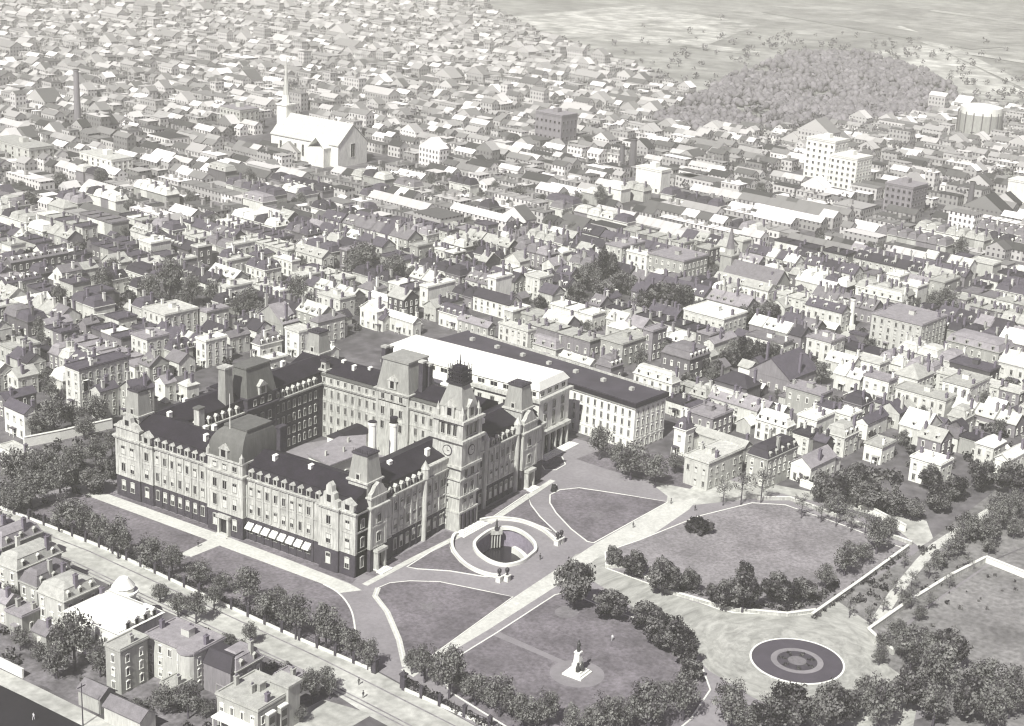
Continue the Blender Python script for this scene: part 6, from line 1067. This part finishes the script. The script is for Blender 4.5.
def person_mesh(coat, legs, pose):
    me = bpy.data.meshes.new('person'); k = .14 if pose else -.02
    vs = [(0, 0, .95), (0, 0, 1.2), (0, 0, 1.42), (0, 0, 1.55), (0, .02, 1.68), (.1, 0, .9), (.11, k, .5), (.11, k*1.3-.06, .06), (.11, k*1.3+.1, .04), (-.1, 0, .9), (-.11, -k, .5), (-.11, -k*1.5-.08, .06), (-.11, -k*1.5+.08, .04), (.2, 0, 1.4), (.27, -k*.8, 1.12), (.27, -k*.5+.06, .88), (-.2, 0, 1.4), (-.27, k*.8, 1.12), (-.27, k*.9+.06, .88), (0, .02, 1.78)]
    es = [(0, 1), (1, 2), (2, 3), (3, 4), (4, 19), (0, 5), (5, 6), (6, 7), (7, 8), (0, 9), (9, 10), (10, 11), (11, 12), (2, 13), (13, 14), (14, 15), (2, 16), (16, 17), (17, 18)]
    rad = [.16, .15, .17, .06, .1, .1, .075, .05, .045, .1, .075, .05, .045, .075, .055, .04, .075, .055, .04, .08]
    me.from_pydata(vs, es, []); o = bpy.data.objects.new('person_tmp', me); COL.objects.link(o); md = o.modifiers.new('s', 'SKIN')
    for v, r_ in zip(me.skin_vertices[0].data, rad): v.radius = (r_, r_*.85)
    me.skin_vertices[0].data[0].use_root = True; o.modifiers.new('u', 'SUBSURF').levels = 1
    dg = bpy.context.evaluated_depsgraph_get(); out = bpy.data.meshes.new_from_object(o.evaluated_get(dg)); bpy.data.objects.remove(o); out.name = 'person'
    out.materials.clear()
    for m_ in (coat, legs, mat('skin', .35, WARM)): out.materials.append(m_)
    for p_ in out.polygons: z = p_.center.z; p_.material_index = 2 if z > 1.52 or (abs(p_.center.x) > .2 and z < .95) else 0 if z > .85 else 1
    return out
DK = mat('dark_cloth', .03, VIO); WC = mat('white_cloth', .7); PM = [person_mesh(DK, DK, 1), person_mesh(DK, DK, 0), person_mesh(WC, WC, 1)]
hat = MB(); hat.cyl((0, 0), 1.76, 1.78, .2, .2, DK, 12); hat.cyl((0, 0), 1.78, 1.9, .13, .11, DK, 12); HATM = hat.mesh('hat')
PL = ['person in dark coat walking across the pale avenue', 'person in dark clothes walking lower down the pale avenue', 'person in dark coat at the end of the long lawn path', 'person in dark suit on the path below the star bed', 'person in dark coat beside the round lawn shrub', 'person in dark coat on the path to the south porch', 'person in white walking on the dark road', 'person in white standing alone on the statue lawn', 'person in dark coat crossing the gravel drive', 'person in dark coat at the avenue foot of the drive']
for i, ((x, y), lab) in enumerate(zip(POLY['persons'][:9], PL)):
    T = thing('person', lab, 'person', (x, y, .06), rt.uniform(0, 6), 'people walking about'); link('body', PM[2] if 'white' in lab else PM[i % 2], T)
    if 'white' not in lab: link('hat', HATM, T)
def monument():
    x, y = st; T = thing('bronze_monument', 'monument of a bronze figure on a white stepped plinth in the lawn', 'monument', (x, y, .05), R(0)); T.scale = (.8, .8, 1)
    b = MB()
    for i, (h_, w_) in enumerate(((.45, 3.3), (.9, 2.7), (1.35, 2.1))): b.box(-w_, w_, -w_, w_, h_-.45 if i else -.1, h_, WHITE)
    b.build('plinth', T); b = MB(); b.box(-1.3, 1.3, -1.3, 1.3, 1.35, 2.9, WHITE); b.frus((-1.05, 1.05, -1.05, 1.05), 2.9, (-.8, .8, -.8, .8), 5.6, WHITE); b.box(-1.0, 1.0, -1.0, 1.0, 5.6, 6.0, WHITE); p_ = b.build('pedestal', T)
    for (dx, dy) in ((0, -1.6), (1.6, 0), (-1.5, -1.0)):
        b = MB(); b.lathe((dx, dy), [(.65, 1.35), (.7, 2.1), (.45, 2.9), (.3, 3.2), (.33, 3.6), (.05, 3.9)], BRONZE, 10); b.build('seated_figure', p_)
    b = MB(); b.lathe((0, 0), [(.5, 6.0), (.55, 6.8), (.42, 7.4), (.58, 8.1), (.25, 8.45), (.28, 8.8), (.05, 9.15)], BRONZE, 12); b.tube((.45, 0, 8.1), (.7, -.3, 7.3), .18, .12, BRONZE); b.tube((-.45, 0, 8.1), (-.6, -.4, 7.5), .18, .12, BRONZE); b.build('bronze_figure', T)
monument()
def car():
    x, y = POLY['car'][0]; T = thing('parked_car', 'dark old saloon car standing on the drive by the palace corner', 'car', (x, y, .03), R(25))
    paint = mat('black_car_paint', .02, rough=.25, spec=.6, var=.05)
    b = MB(); b.prof([(-2.1, .45), (2.1, .45), (2.15, .8), (1.0, 1.05), (.75, 1.1), (-1.6, 1.1), (-2.15, .8)], 'y', -.65, .65, paint); b.box(-2, 2, -.85, -.65, .45, .6, paint); b.box(-2, 2, .65, .85, .45, .6, paint); b.build('body', T)
    b = MB(); b.prof([(-1.7, 1.1), (.75, 1.1), (.5, 1.7), (.2, 1.8), (-1.4, 1.8), (-1.65, 1.6)], 'y', -.62, .62, paint); cb = b.build('cabin', T); b = MB(); b.box(-1.4, .3, -.635, .635, 1.2, 1.6, GLASS); b.build('side_glass', cb)
    for sx in (-1.35, 1.4):
        for sy in (-.75, .75):
            b = MB(); b.cyl((0, 0), -.1, .1, .36, .36, mat('tyre_rubber', .02), 14); b.cyl((0, 0), -.11, .11, .2, .2, WHITE, 10); o = b.build('wheel', T); o.location = (sx, sy, .36); o.rotation_euler = (PI/2, 0, 0)
    for sy in (-.45, .45): b = MB(); b.cyl((0, 0), 0, .2, .14, .16, WHITE, 10); o = b.build('headlight', T); o.location = (2.0, sy, .9); o.rotation_euler = (0, PI/2, 0)
car()
x, y = POLY['pole'][0]
T = thing('utility_pole', 'tall thin wooden utility pole beside the dark road', 'pole', (x, y, 0)); b = MB(); b.tube((0, 0, -.2), (0, 0, 10.5), .16, .1, TRUNK, 8); b.build('shaft', T); b = MB(); b.box(-1.1, 1.1, -.08, .08, 9.6, 9.8, TRUNK); b.build('crossarm', T)
for i, (x, y, lab) in enumerate([(-36.9, -35.6, 'dark gate post ending the avenue fence at the drive'), (-38.4, -45.2, 'dark gate post below the statue lawn at the drive')]):
    T = thing('gate_post', lab, 'gate post', (x, y, 0), 0, 'gate posts'); b = MB(); b.box(-.6, .6, -.6, .6, 0, 3.4, RUST); b.box(-.8, .8, -.8, .8, 3.4, 3.8, RUST); b.build('shaft', T); b = MB(); b.cyl((0, 0), 3.8, 4.8, .5, .1, RUST, 8); b.build('cap', T)
give_labels()
# ================================================================== AIR, LIGHT, CAMERA SETTINGS
me = MB(); me.box(-890, 4190, -2490, 4190, -7, 196, WHITE); hz = me.build('haze', kind='stuff'); hz.data.materials.clear()
M = bpy.data.materials.new('haze_air'); M.use_nodes = True; N = M.node_tree.nodes
for n_ in list(N):
    if n_.type != 'OUTPUT_MATERIAL': N.remove(n_)
pv = N.new('ShaderNodeVolumePrincipled'); pv.inputs['Color'].default_value = (.945, .955, .84, 1); pv.inputs['Density'].default_value = HAZE_D; pv.inputs['Anisotropy'].default_value = .2
M.node_tree.links.new(pv.outputs[0], [n_ for n_ in N if n_.type == 'OUTPUT_MATERIAL'][0].inputs['Volume']); hz.data.materials.append(M)
EL = R(SUN_EL); AZ = math.atan2(-.14, -.985)     # the sun stands on the -x side, a little in front of the tower front
sl = bpy.data.lights.new('sun', 'SUN'); sl.energy = SUN_E; sl.angle = R(.53); sl.color = (1, .99, .945); so = link('sun', sl)
dv = Vector((math.cos(EL)*math.cos(AZ), math.cos(EL)*math.sin(AZ), math.sin(EL))); so.rotation_euler = (-dv).to_track_quat('-Z', 'Y').to_euler(); so.location = dv*500
W = bpy.data.worlds.new('World'); S.world = W; W.use_nodes = True; N = W.node_tree.nodes; K = W.node_tree.links
sk = N.new('ShaderNodeTexSky'); sk.sky_type = 'NISHITA'; sk.sun_disc = False; sk.sun_elevation = EL; sk.sun_rotation = PI/2-AZ; sk.air_density = .5; sk.dust_density = .5
hs = N.new('ShaderNodeHueSaturation'); hs.inputs['Saturation'].default_value = .3; K.new(sk.outputs[0], hs.inputs['Color'])
mxw = N.new('ShaderNodeMix'); mxw.data_type = 'RGBA'; mxw.blend_type = 'MULTIPLY'; mxw.inputs[0].default_value = 1; mxw.inputs[7].default_value = (1.1, .86, 1.2, 1); K.new(hs.outputs[0], mxw.inputs[6])
K.new(mxw.outputs[2], N['Background'].inputs['Color']); N['Background'].inputs['Strength'].default_value = SKY_S
S.view_settings.view_transform = 'Standard'; S.view_settings.look = 'None'; S.view_settings.gamma = 1; S.view_settings.exposure = EXPO; S.view_settings.use_curve_mapping = False
S.render.engine = 'CYCLES'; cy = S.cycles; cy.max_bounces = 4; cy.diffuse_bounces = 1; cy.glossy_bounces = 2; cy.transmission_bounces = 2; cy.volume_bounces = 1; cy.transparent_max_bounces = 4
cy.use_denoising = True; cy.use_adaptive_sampling = True; cy.adaptive_threshold = .02; cy.caustics_reflective = False; cy.caustics_refractive = False; cy.sample_clamp_indirect = 4
cy.filter_width = 1.2; S.render.film_transparent = False
S.render.resolution_x = 1024; S.render.resolution_y = 726
